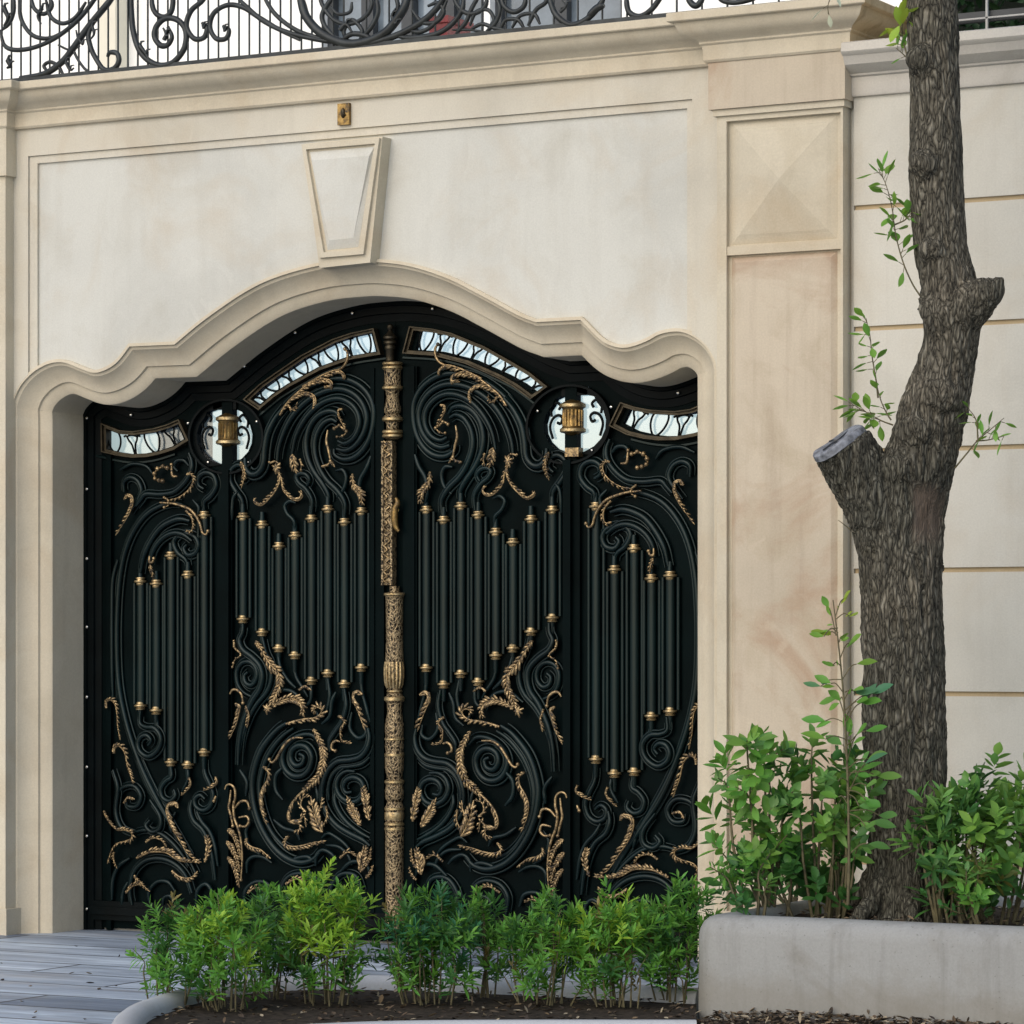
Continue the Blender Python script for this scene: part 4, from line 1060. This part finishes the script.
SH = [  # px centre, top y, half width px, depth Y, colours, label
 (172, 893, 40, 1004, (MID, DEEP), 'small dark shrub at the rounded left end of the flower bed', 26),
 (222, 884, 54, 1009, (LIME, MID, MID), 'bushy bright green shrub, second from the left end of the flower bed', 54),
 (270, 876, 46, 998, (MID, DEEP), 'mid green feathery shrub left of the tallest one in the flower bed', 40),
 (325, 852, 56, 1004, (LIME, LIME, MID), 'tallest and brightest shrub in the flower bed, left of the gold column', 62),
 (425, 880, 58, 1003, (BLUE, MID, DEEP), 'wide bluish green shrub in front of the foot of the gold column', 60),
 (484, 884, 38, 997, (DEEP, MID), 'thin dark shrub between the wide bluish shrub and the yellow-tipped one', 26),
 (545, 884, 48, 1004, (MID, DEEP, MID), 'mid green shrub in the flower bed under the right hand gilded scrolls', 44),
 (615, 877, 52, 1006, (LIME, MID, MID), 'yellow-tipped shrub in the flower bed, below the right gate leaf', 52),
 (672, 868, 42, 1001, (MID, DEEP, MID), 'upright green shrub at the right end of the flower bed beside the concrete planter', 44),
]
for px, ty, hw, Y, cols, lab, ns in SH:
    Y = gz(px, Y, .05).y; top = at(px, ty, Y); kk = 1 / ppm(top); h = top.z; W = hw * kk
    base = Vector((top.x, Y, .05))
    sh = thing('shrub', lab, 'shrub', base, 'shrubs in the flower bed')
    bm, lay = new_leaf_bm(); sb = B()
    for i in range(int(ns * 2.15)):
        a = rnd.uniform(0, 6.28); r = math.sqrt(rnd.random()); u = rnd.random() ** .85
        prof_ = .72 + .28 * math.sin(math.pi * min(1, u * .85 + .05))
        lob = .72 + .42 * noise.noise((math.cos(a) * 1.6 + px, math.sin(a) * 1.6, u * 2.2)); x = math.cos(a) * r * W * prof_ * lob * 1.15; y = math.sin(a) * r * W * .9 * prof_ * lob
        z = .03 + (h - .12) * u * (1 - .30 * r * r * u) * (.90 + .22 * noise.noise((x * 7, y * 7, px)))
        tip = base + Vector((x, y, z)); d = Vector((x * 1.1, y * 1.1, W * 1.2)) + rv() * W * .4
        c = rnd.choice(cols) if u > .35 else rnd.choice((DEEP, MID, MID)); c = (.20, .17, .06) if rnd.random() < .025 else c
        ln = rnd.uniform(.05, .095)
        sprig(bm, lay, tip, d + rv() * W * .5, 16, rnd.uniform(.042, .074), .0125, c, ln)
        if i % 7 == 0:
            b0 = base + Vector((x * .72 + rnd.uniform(-.03, .03), y * .7, 0)); m = b0.lerp(tip, .55) + Vector((x * .1, y * .1, .03))
            tube(sb, cr([b0, m, tip, tip + d.normalized() * ln], 3), lambda t: .0042 - .0028 * t, 5)
    foliage_obj('foliage', bm, sh); obj('stem', sb, M['stem'], sh, smooth=60)

# ================================================================== flower bed
ZK = .095
OUTB = [(lambda q: (q.x, q.y))(gz(px, py, ZK)) for px, py in ((706, 988), (600, 983), (480, 977.5), (350, 974), (250, 977), (185, 986), (148, 996), (121, 1006), (109, 1018), (108, 1030), (122, 1037), (160, 1037.5), (230, 1033), (310, 1027), (400, 1023.5), (520, 1022.5), (697, 1022.5))]
OB = cr([Vector(p) for p in OUTB], 6)
bm = B(); n = len(OB); rows = []
KP_ = [(0, -.05), (0, .05), (.012, .078), (.035, .095), (.07, .098), (.10, .085), (.115, .06), (.118, -.05)]
for i in range(n):
    d = (OB[min(i + 1, n - 1)] - OB[max(i - 1, 0)]).normalized(); nn = Vector((-d.y, d.x))
    rows.append([bm.verts.new((OB[i].x + nn.x * o, OB[i].y + nn.y * o, z)) for o, z in KP_])
for a, b in zip(rows, rows[1:]):
    for j in range(len(KP_) - 1): bm.faces.new((a[j], a[j + 1], b[j + 1], b[j]))
for e in (rows[0], rows[-1]): bm.faces.new(e)
obj('kerb', bm, M['kerb'], smooth=40, kind='structure')
def in_poly(x, y, P):
    c = False; j = len(P) - 1
    for i in range(len(P)):
        if (P[i][1] > y) != (P[j][1] > y) and x < (P[j][0] - P[i][0]) * (y - P[i][1]) / (P[j][1] - P[i][1]) + P[i][0]: c = not c
        j = i
    return c
IN = []
for i in range(n):
    d = (OB[min(i + 1, n - 1)] - OB[max(i - 1, 0)]).normalized(); IN.append((OB[i].x - d.y * .1, OB[i].y + d.x * .1))
bm = B(); prism(bm, [[(p[0], p[1]) for p in IN]], 0, 0) if False else None
tr = tessellate_polygon([[Vector((p[0], p[1], 0)) for p in IN]])
vs = [bm.verts.new((p[0], p[1], .04)) for p in IN]
for t in tr: bm.faces.new([vs[i] for i in t])
obj('flower_bed_soil', bm, M['soil'], kind='structure')

# ================================================================== concrete planter with the tree
PX0, PX1, PY0, PY1, PH = 2.83, 6.9, -1.95, -.22, .42
def rrect(x0, x1, y0, y1, r, n=6):
    P = []
    for cx, cy, a0 in ((x1 - r, y1 - r, 0), (x0 + r, y1 - r, 90), (x0 + r, y0 + r, 180), (x1 - r, y0 + r, 270)):
        for i in range(n + 1):
            a = R(a0 + 90 * i / n); P.append((cx + r * math.cos(a), cy + r * math.sin(a)))
    return P
pt = thing('planter', 'long grey concrete planter with rounded corners holding the tree and its shrubs', 'planter', ((PX0 + PX1) / 2, (PY0 + PY1) / 2, 0))
bm = B(); rings = []
for ins, z in ((0, -.03), (0, PH - .075), (.005, PH - .05), (.018, PH - .024), (.038, PH - .007), (.062, PH), (.10, PH + .003), (.125, PH - .005), (.135, PH - .03), (.14, .1)):
    rings.append([bm.verts.new((x + .004 * math.sin(x * 9 + z * 20) * (z > 0), y + .004 * math.sin(x * 5), z + .004 * math.sin(x * 4.1))) for x, y in rrect(PX0 + ins, PX1 - ins, PY0 + ins, PY1 - ins, .10 - min(.07, ins * .5))])
for a, b in zip(rings, rings[1:]):
    for j in range(len(a)): bm.faces.new((a[j], a[(j + 1) % len(a)], b[(j + 1) % len(a)], b[j]))
obj('planter_wall', bm, M['concrete'], pt, smooth=50)
bm = B(); vs = []
NX, NY = 40, 16
for i in range(NX + 1):
    for j in range(NY + 1):
        x = PX0 + .13 + (PX1 - PX0 - .26) * i / NX; y = PY0 + .13 + (PY1 - PY0 - .26) * j / NY
        vs.append(bm.verts.new((x, y, PH - .05 + .03 * noise.noise((x * 6, y * 6, 0)))))
for i in range(NX):
    for j in range(NY):
        a = i * (NY + 1) + j; bm.faces.new((vs[a], vs[a + NY + 1], vs[a + NY + 2], vs[a + 1]))
obj('soil', bm, M['soil'], pt, smooth=80)
# heap of soil and dry litter along the planter's foot
bm = B(); vs = []; NX, NY = 70, 14
for i in range(NX + 1):
    for j in range(NY + 1):
        x = 2.9 + 3.6 * i / NX; y = PY0 + .02 - .75 * j / NY; t = j / NY
        z = (.030 * (1 - t) ** 1.2 + .012) * min(1, (x - 2.9) * 2 + .2) * (1 if j < NY else 0) + .022 * noise.noise((x * 5, y * 5, 3)) * (1 - t) + .012 * noise.noise((x * 19, y * 19, 1)) * (1 - t)
        vs.append(bm.verts.new((x, y, z - .004)))
for i in range(NX):
    for j in range(NY):
        a = i * (NY + 1) + j; bm.faces.new((vs[a], vs[a + NY + 1], vs[a + NY + 2], vs[a + 1]))
obj('soil_bank', bm, M['soil'], smooth=80, kind='structure')
bm, lay = new_leaf_bm()
def litter(x, y, z):
    c = rnd.choice(((.05, .035, .022), (.09, .06, .035), (.16, .11, .06), (.03, .022, .016), (.30, .25, .17), (.07, .05, .03)))
    leaf(bm, lay, Vector((x, y, z)), Vector((rnd.uniform(-1, 1), rnd.uniform(-1, 1), rnd.uniform(-.1, .4))), Vector((rnd.uniform(-.5, .5), rnd.uniform(-.5, .5), 1)), rnd.uniform(.015, .045), rnd.uniform(.008, .02), c, .3, .2)
for i in range(2600):
    t = rnd.random() ** 1.3; x = rnd.uniform(2.95, 5.2); litter(x, PY0 - .0 - .6 * t, .036 * (1 - t) ** 1.2 * min(1, (x - 2.9) * 2 + .2) + .016 + rnd.uniform(0, .012))
for i in range(1500):
    x, y = rnd.uniform(.2, 3.0), rnd.uniform(-3.4, -.9)
    if in_poly(x, y, IN): litter(x, y, .044 + rnd.uniform(0, .012))
for i in range(900): litter(rnd.uniform(PX0 + .16, 5.2), rnd.uniform(PY0 + .16, PY1 - .16), PH - .04 + rnd.uniform(0, .025))
for i in range(30):
    q = gz(rnd.uniform(-20, 300), rnd.uniform(945, 1024), 0); litter(q.x, q.y, .004)
o = foliage_obj('leaf_litter', bm, None); o.data.materials.clear(); o.data.materials.append(M['litter']); o['kind'] = 'stuff'

# ================================================================== tree
YT = -1.12
RG = [(945, 852, 962), (925, 858, 956), (905, 863, 952), (880, 866, 949), (840, 868, 947), (800, 868, 946), (750, 866, 946), (700, 864, 945), (650, 862.5, 943), (600, 862.5, 942), (570, 861, 942), (540, 862, 942.5), (510, 868, 944), (480, 876, 950), (455, 888, 957), (430, 894, 962), (404, 901, 968), (380, 912, 972), (350, 921, 977), (320, 923.5, 979), (300, 923, 979), (280, 920.5, 975), (250, 915, 967), (195, 911, 962), (150, 910.5, 961.5), (117, 911, 960), (70, 909.5, 959), (30, 909, 958), (0, 909, 956), (-60, 905, 950), (-130, 898, 940), (-210, 894, 932), (-300, 893, 926), (-400, 896, 922)]
tb = B()
cen = []; rad = []
for y, a, b in RG:
    p = at((a + b) / 2, y, YT); cen.append(p); rad.append((b - a) / 2 / ppm(p))
P = cr([(*c, ) for c in cen], 3)
Rr = cr([(r, 0, 0) for r in rad], 3)
tube(tb, P, lambda t: Rr[min(len(Rr) - 1, int(round(t * (len(Rr) - 1))))].x, 24)
kt = 1 / ppm(at(900, 500, YT))
st = [at(908, 580, YT), at(898, 548, YT), at(880, 508, YT - .05), at(858, 474, YT - .10), at(839.5, 443.5, YT - .155)]
sr = [36, 38, 36, 33, 30]
tube(tb, cr(st, 4), lambda t: kt * (38 - 9 * t), 20)
tube(tb, cr([at(940, 322, YT), at(966, 306, YT - .02), at(986, 294, YT - .04), at(998, 287, YT - .05)], 4), lambda t: kt * (38 - 29 * t ** .8), 12)
for e_ in ((1003, 279), (1005, 287), (1000, 294), (996, 278)):
    tube(tb, [at(990, 291, YT - .05), at(e_[0], e_[1], YT - .05 + rnd.uniform(-.03, .03))], lambda t: kt * (8 - 5 * t), 7)
for c, r in (((932, 250, -.16), 13), ((925, 165, -.16), 15), ((918, 430, -.17), 20), ((940, 395, -.1), 24), ((905, 470, -.14), 24), ((921, 60, -.14), 16), ((880, 540, -.12), 24)):
    q = at(c[0], c[1], YT + c[2] * .6); bmesh.ops.create_icosphere(tb, subdivisions=2, radius=r * kt, matrix=Matrix.Translation(q))
for a, L in ((.3, .16), (1.4, .14), (2.6, .15), (3.5, .16), (4.3, .15), (5.2, .17)):      # root flare
    q = cen[1]; e = Vector((math.cos(a), math.sin(a), 0))
    tube(tb, [Vector((q.x, q.y, PH + .16)) + e * .12, Vector((q.x, q.y, PH + .02)) + e * .20, Vector((q.x, q.y, PH - .1)) + e * (.2 + L)], lambda t: .045 - .02 * t, 8)
me = bpy.data.meshes.new('t'); tb.to_mesh(me); tb.free()
tmp = bpy.data.objects.new('t', me); COL.objects.link(tmp)
md = tmp.modifiers.new('r', 'REMESH'); md.mode = 'VOXEL'; md.voxel_size = .009
md2 = tmp.modifiers.new('s', 'SMOOTH'); md2.iterations = 9; md2.factor = .5
dg = bpy.context.evaluated_depsgraph_get(); em = bpy.data.meshes.new_from_object(tmp.evaluated_get(dg))
bpy.data.objects.remove(tmp)
tree = thing('tree', 'street tree with rough bark, a bent trunk and a sawn-off limb, in the concrete planter', 'tree', (cen[1].x, YT, PH - .05))
bm = B(); bm.from_mesh(em); bm.normal_update()
cutc = st[-1]; cutn = (st[-1] - st[-2]).normalized()
lay = bm.verts.layers.float_color.new('Wound')
wa, wb = at(917, 478, YT - .2), at(916, 546, YT - .2)
for v in bm.verts:
    p = v.co
    rg = 1 - abs(noise.noise((p.x * 30, p.y * 30, p.z * 6)) * 2)
    r2 = 1 - abs(noise.noise((p.x * 48 + 9, p.y * 48, p.z * 13)) * 2)
    big = noise.noise((p.x * 5, p.y * 5, p.z * 3))
    w = 0.0
    if p.y < YT and wb.z < p.z < wa.z:
        dx = (p.x - (wa.x + wb.x) / 2) / (.052 + .012 * noise.noise((0, 0, p.z * 9)))
        w = max(0, min(1, 2.2 * (1 - abs(dx)))) * min(1, (wa.z - p.z) * 16, (p.z - wb.z) * 12)
    calm = 1 - .45 * max(0, min(1, (p.z - 2.1) / .8))
    v[lay] = (w, w, w, 1)
    dc = (p - cutc).dot(cutn)
    f = 0 if dc > -.02 and (p - cutc).length < .2 else 1
    v.co = p + v.normal * f * calm * ((rg - .45) * .018 * (1 - .8 * w) + (r2 - .4) * .004 * (1 - .6 * w) + big * .016 - .012 * w)
o = obj('trunk', bm, M['bark'], tree, smooth=180)
bm = B(); s1 = cutn.orthogonal().normalized(); s2 = cutn.cross(s1)
N = 26; rings = []
for rr_, h in ((1.02, -.012), (1.0, .012), (.93, .02), (.55, .017), (.25, .012), (.02, .010)):
    rings.append([bm.verts.new(cutc + cutn * (h + .004 * math.sin(3 * a)) + (s1 * math.cos(a) + s2 * math.sin(a)) * (29 * kt * rr_ * (1 + .06 * math.sin(2 * a + .6)))) for a in (2 * math.pi * i / N for i in range(N))])
for a, b in zip(rings, rings[1:]):
    for j in range(N): bm.faces.new((a[j], a[(j + 1) % N], b[(j + 1) % N], b[j]))
bm.faces.new(rings[-1])
sf = obj('sawn_face', bm, M['cut'], tree, smooth=40)
bm = B()
for pts_ in (((-.7, -.2), (-.2, .0), (.1, -.05), (.6, .25)), ((-.1, .0), (.05, .4), (.0, .75))):
    tube(bm, cr([cutc + cutn * .019 + s1 * (29 * kt * a_) + s2 * (29 * kt * b_) for a_, b_ in pts_], 4), .0035, 5)
obj('crack', bm, M['winframe'], sf, smooth=60)
# upper limbs and crown (above the frame)
top = cen[-1]
bm = B(); limbs = []
for a, L, dz in ((.4, 1.3, .9), (1.9, 1.2, 1.1), (3.3, 1.2, .9), (4.6, 1.1, 1.1), (5.6, 1.2, .8)):
    e = top + Vector((math.cos(a) * L, math.sin(a) * L, dz)); P = cr([top - Vector((0, 0, .2)), top + Vector((math.cos(a) * .3, math.sin(a) * .3, .35)), e], 5)
    tube(bm, P, lambda t: .065 - .05 * t, 8); limbs.append(e)
obj('limb', bm, M['bark'], tree, smooth=60)
bm, lay = new_leaf_bm()
for e in limbs:
    for i in range(150):
        p = e + rv() * .75 * rnd.random() ** .5; p.z += .1
        sprig(bm, lay, p, rv() + Vector((0, 0, .3)), 7, .085, .034, rnd.choice((MID, DEEP, LIME)), .10, .5)
foliage_obj('crown', bm, tree)
# epicormic twigs
def twig(P, Y, n, L, W, c, spread=1.0, end=True, r=.004):
    bm, lay = new_leaf_bm(); sb = B()
    pts = [at(p.x, p.y, Y) for p in cr(P, 6)]
    tube(sb, pts, lambda t: r * (1 - .65 * t), 5)
    for i in range(n):
        t = .30 + .70 * (i + rnd.random() * .6) / n; a = min(len(pts) - 2, int(t * (len(pts) - 1))); p = pts[a].lerp(pts[a + 1], rnd.random())
        d = (pts[a + 1] - pts[a]).normalized()
        dd = (rv() * spread + d * .5); dd.y -= .15
        q = p + dd.normalized() * L * .35
        tube(sb, [p, q], r * .35, 4)
        leaf(bm, lay, q, dd, Vector((0, 0, 1)) + rv() * .5, L * rnd.uniform(.7, 1.15), W * rnd.uniform(.8, 1.15), tint(c, .2), .2, rnd.uniform(.05, .3), .55)
    o = obj('twig', sb, M['stem'], tree, smooth=60)
    foliage_obj('foliage', bm, o)
FR, YG_ = (.15, .32, .05), (.30, .42, .05)
twig([(921, 297), (912, 283), (903, 262), (896, 236), (892, 208), (886, 185), (878, 168)], YT - .06, 30, .080, .038, FR)
twig([(894, 225), (905, 220), (912, 212)], YT - .06, 10, .07, .034, FR)
twig([(878, 398), (876, 380), (872, 356), (870, 336), (866, 318)], YT - .06, 14, .07, .034, FR)
twig([(891, 420), (886, 412), (880, 398), (876, 380)], YT - .06, 7, .055, .028, FR)
twig([(893, 425), (880, 420), (866, 412), (852, 404)], YT + .02, 26, .07, .036, FR)
twig([(955, 468), (968, 452), (978, 440), (990, 430), (1004, 418)], YT - .02, 8, .06, .026, FR)
twig([(976, 441), (988, 440), (1004, 436)], YT - .02, 5, .06, .022, FR)
twig([(978, 440), (976, 420), (968, 408)], YT - .02, 6, .055, .022, FR)
twig([(911, 70), (906, 52), (902, 30), (906, 8), (914, -15)], YT - .05, 18, .085, .042, YG_)
twig([(911, 62), (903, 54), (896, 48)], YT - .05, 4, .06, .03, FR)
twig([(905, -60), (870, -45), (840, -20), (829, 2), (828, 14)], YT - .05, 5, .075, .020, (.55, .58, .42), .5)
twig([(857, 536), (846, 526), (838, 520)], YT - .1, 0, .05, .02, FR)

# ================================================================== shrubs in the planter
def bush(label, cx, cy_top, hw, Y, cols, n, leafL, leafW, base_px=None, zb=PH - .05, per=11, name='shrub'):
    top = at(cx, cy_top, Y); kk = 1 / ppm(top); W = hw * kk; h = top.z - zb
    base = Vector((at(base_px or cx, 880, Y).x, Y, zb)); off = top.x - base.x
    sh = thing(name, label, 'shrub', base, 'shrubs in the concrete planter')
    bm, lay = new_leaf_bm(); sb = B()
    for i in range(n):
        a = rnd.uniform(0, 6.28); r = math.sqrt(rnd.random()); u = rnd.random() ** .75
        pr = .45 + .55 * math.sin(math.pi * min(1, .1 + u * .8))
        lob = .8 + .4 * noise.noise((math.cos(a) * 1.7 + cx, math.sin(a) * 1.7, u * 2.5)); x = off * u + math.cos(a) * r * W * pr * lob * 1.15; y = math.sin(a) * r * min(W, .38) * pr; z = .04 + h * .93 * u * (1 - .25 * r * r)
        tip = base + Vector((x, y, z)); d = Vector((math.cos(a) * r, math.sin(a) * r, .8)) + rv() * .5
        ln = rnd.uniform(.06, .12)
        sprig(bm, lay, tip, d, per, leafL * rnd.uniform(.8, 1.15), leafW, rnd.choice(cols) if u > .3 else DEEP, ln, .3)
        if i % 4 == 0:
            b0 = base + Vector((x * .55 + rnd.uniform(-.04, .04), y * .5, 0)); m = b0.lerp(tip, .5) + Vector((x * .12, y * .1, .03))
            tube(sb, cr([b0, m, tip, tip + d.normalized() * ln], 3), lambda t: .008 - .006 * t, 5)
    foliage_obj('foliage', bm, sh); obj('stem', sb, M['stem'], sh, smooth=60)
FR_ = (.16, .33, .06)
DK, DK2, BL = (.052, .150, .038), (.125, .275, .062), (.075, .200, .090)
bush('leafy shrub leaning out left over the corner of the concrete planter', 752, 726, 50, -1.35, (DK2, MID, DK2, FR_), 44, .098, .040, 775, per=8)
bush('dense dark shrub in the planter close to the left side of the trunk', 822, 732, 48, -1.30, (DK, DK2, DK2, FR_), 58, .088, .036, 826)
bush('low sprouts at the left front of the concrete planter', 745, 868, 26, -1.62, (MID, DK2), 16, .055, .022, 745)
bush('low dark tuft against the back of the concrete planter, left of the trunk', 800, 842, 44, -.75, (DK2, DK, MID), 30, .065, .026, 800)
bush('long-leaved dark shrub hugging the right side of the trunk', 938, 795, 26, -1.38, (DK, DK2), 26, .100, .022, 945)
bush('rounded deep green shrub in the planter at the right edge, far side of the trunk', 998, 764, 52, -1.15, (DK, DK2, DK2, FR_), 74, .088, .037, 990)
bush('low yellow-green shoots at the foot of the right edge shrub', 975, 872, 30, -1.45, (MID, DK2, (.13, .15, .04)), 18, .06, .022, 975)
# tall sapling with large leaves
q = at(850, 885, -1.5)
sp = thing('sapling', 'tall thin sapling with large light green leaves in front of the trunk', 'sapling', (q.x, -1.5, PH - .05))
sb = B(); bm, lay = new_leaf_bm()
main = [at(p.x, p.y, -1.5) for p in cr([(848, 905), (849, 850), (848, 790), (846, 740), (843, 690), (838, 640), (833, 600)], 6)]
tube(sb, main, lambda t: .0075 - .005 * t, 6)
for (x, y), (ex, ey), L, W, c in [((848, 742), (812, 716), .15, .055, FR), ((846, 735), (792, 716), .15, .06, MID), ((847, 745), (842, 722), .12, .05, MID), ((845, 700), (872, 686), .15, .06, BL), ((845, 708), (905, 666), .18, .055, BL), ((844, 690), (815, 676), .13, .05, FR), ((843, 682), (800, 672), .12, .04, BL), ((842, 668), (868, 660), .13, .05, FR), ((840, 650), (862, 636), .12, .05, FR), ((838, 640), (812, 630), .11, .045, FR), ((838, 636), (800, 640), .10, .04, FR), ((836, 625), (826, 604), .10, .035, FR), ((835, 612), (846, 596), .09, .035, YG_), ((846, 770), (880, 745), .16, .06, DK2), ((847, 790), (902, 748), .16, .055, BL), ((847, 800), (890, 790), .15, .06, DK2), ((848, 820), (876, 812), .14, .055, DK2), ((848, 810), (818, 800), .14, .05, MID), ((848, 780), (826, 768), .13, .05, DK2), ((845, 715), (862, 705), .12, .05, MID), ((844, 700), (818, 706), .13, .055, FR), ((843, 688), (860, 674), .11, .05, FR), ((839, 646), (850, 626), .11, .05, FR), ((837, 632), (818, 618), .10, .045, YG_), ((836, 622), (854, 610), .10, .045, YG_), ((846, 752), (868, 728), .15, .06, MID), ((846, 760), (822, 742), .14, .06, DK2), ((847, 776), (866, 764), .15, .06, MID), ((847, 796), (872, 778), .15, .06, DK2), ((845, 720), (886, 700), .15, .06, MID), ((848, 830), (884, 826), .14, .06, DK2), ((848, 836), (862, 822), .12, .05, DK), ((847, 770), (896, 772), .15, .06, DK2), ((847, 784), (884, 800), .14, .06, MID), ((848, 812), (900, 806), .15, .055, DK2), ((846, 742), (896, 728), .15, .055, MID), ((847, 792), (862, 796), .13, .055, FR), ((848, 845), (890, 842), .12, .05, DK2), ((844, 706), (830, 690), .11, .05, FR), ((841, 664), (822, 652), .11, .045, FR)]:
    a, e = at(x, y, -1.5), at(ex, ey, -1.5 - rnd.uniform(-.05, .12))
    d = (e - a); b = a + d * .45
    a = a + Vector((0, 0, rnd.uniform(-.06, .05))); b = b + Vector((rnd.uniform(-.02, .02), rnd.uniform(-.05, .05), rnd.uniform(-.04, .04)))
    tube(sb, cr([a, a.lerp(b, .6) + Vector((0, 0, .015)), b], 3), .0024, 5)
    for q_ in range(rnd.choice((1, 2, 2, 3))):
        f_ = 1 - .32 * q_; ps = a.lerp(b, 1 - .3 * q_)
        leaf(bm, lay, ps, d.normalized() + Vector((0, -.1, 0)) + rv() * (.12 + .45 * q_), Vector((rnd.uniform(-.5, .5), -.65, .7)), L * .66 * f_ * rnd.uniform(.8, 1.1), W * .82 * f_, tint(c, .2), .2, rnd.uniform(.05, .4), .5)
obj('stem', sb, M['stem'], sp, smooth=60); foliage_obj('foliage', bm, sp)

# ================================================================== top right: hedge and thin rail behind the garden wall
YK = .12
hd = thing('hedge', 'dark clipped hedge behind the coping at the top right corner', 'hedge', (sx0 + 3, YK + .5, 0))
bm, lay = new_leaf_bm()
for i in range(2600):
    p = Vector((rnd.uniform(sx0 + .02, sx0 + 2.6), YK + .25 + rnd.random() ** 2 * .5, rnd.uniform(gd - .25, gd + .75)))
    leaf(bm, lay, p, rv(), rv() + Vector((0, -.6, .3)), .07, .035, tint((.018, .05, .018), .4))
foliage_obj('foliage', bm, hd)
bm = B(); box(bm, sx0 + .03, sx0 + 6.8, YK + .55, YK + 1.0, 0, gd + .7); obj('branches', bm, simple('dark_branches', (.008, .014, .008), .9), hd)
YN = .14
sr_ = thing('side_railing', 'thin pale metal railing on the coping at the top right corner', 'railing', (sx0 + 3, YN, gd))
bm = B()
zz = at(990, 17.5, YN).z
box(bm, sx0 + .3, sx1, YN - .006, YN + .006, zz - .0035, zz + .0035); box(bm, sx0 + .3, sx1, YN - .01, YN + .01, zz + .25, zz + .28)
obj('rail', bm, M['railgrey'], sr_)
x = at(987, 10, YN).x
while x > sx0 + .4: x -= .75
x += .75
while x < sx1:
    bm = B(); box(bm, x - .005, x + .005, YN - .006, YN + .008, gd, zz + .25); obj('post', bm, M['railgrey'], sr_); x += .75
bm = B(); box(bm, sx0 + .3, sx1, YN + .02, YN + .05, zz - .01, zz + .035); obj('lower_rail', bm, M['winframe'], sr_)

# ================================================================== light, sky, camera
W_ = bpy.data.worlds.new('World'); S.world = W_; W_.use_nodes = True
nt = W_.node_tree; bg = nt.nodes['Background']
sk = nt.nodes.new('ShaderNodeTexSky'); sk.sky_type = 'NISHITA'; sk.sun_disc = False
to_sun = Vector((-.10, -.80, .55)).normalized()
sk.sun_elevation = math.asin(to_sun.z); sk.sun_rotation = math.atan2(to_sun.x, to_sun.y)
sk.air_density = 1.0; sk.dust_density = 2.2; sk.ozone_density = 1.0
nt.links.new(sk.outputs[0], bg.inputs['Color']); bg.inputs['Strength'].default_value = .15
sl = bpy.data.lights.new('sun', 'SUN'); sl.energy = .85; sl.angle = R(95); sl.color = (1, .975, .93)
so = bpy.data.objects.new('sun', sl); COL.objects.link(so)
so.rotation_euler = (-to_sun).to_track_quat('-Z', 'Y').to_euler(); so.location = to_sun * 20
cam = bpy.data.cameras.new('camera'); co = bpy.data.objects.new('camera', cam); COL.objects.link(co)
co.location = (CX, CY, EYE); co.rotation_euler = (R(90), 0, TH)
cam.sensor_width = 36; cam.sensor_fit = 'HORIZONTAL'; cam.lens = F / 1024 * 36
cam.shift_y = (HZ - 512) / 1024; cam.clip_start = .1; cam.clip_end = 2000
S.camera = co
S.view_settings.view_transform = 'Standard'; S.view_settings.look = 'None'; S.view_settings.gamma = 1
S.view_settings.exposure = .29
S.render.film_transparent = False
S.cycles.max_bounces = 6; S.cycles.transparent_max_bounces = 12
try: S.cycles.use_denoising = True
except Exception: pass
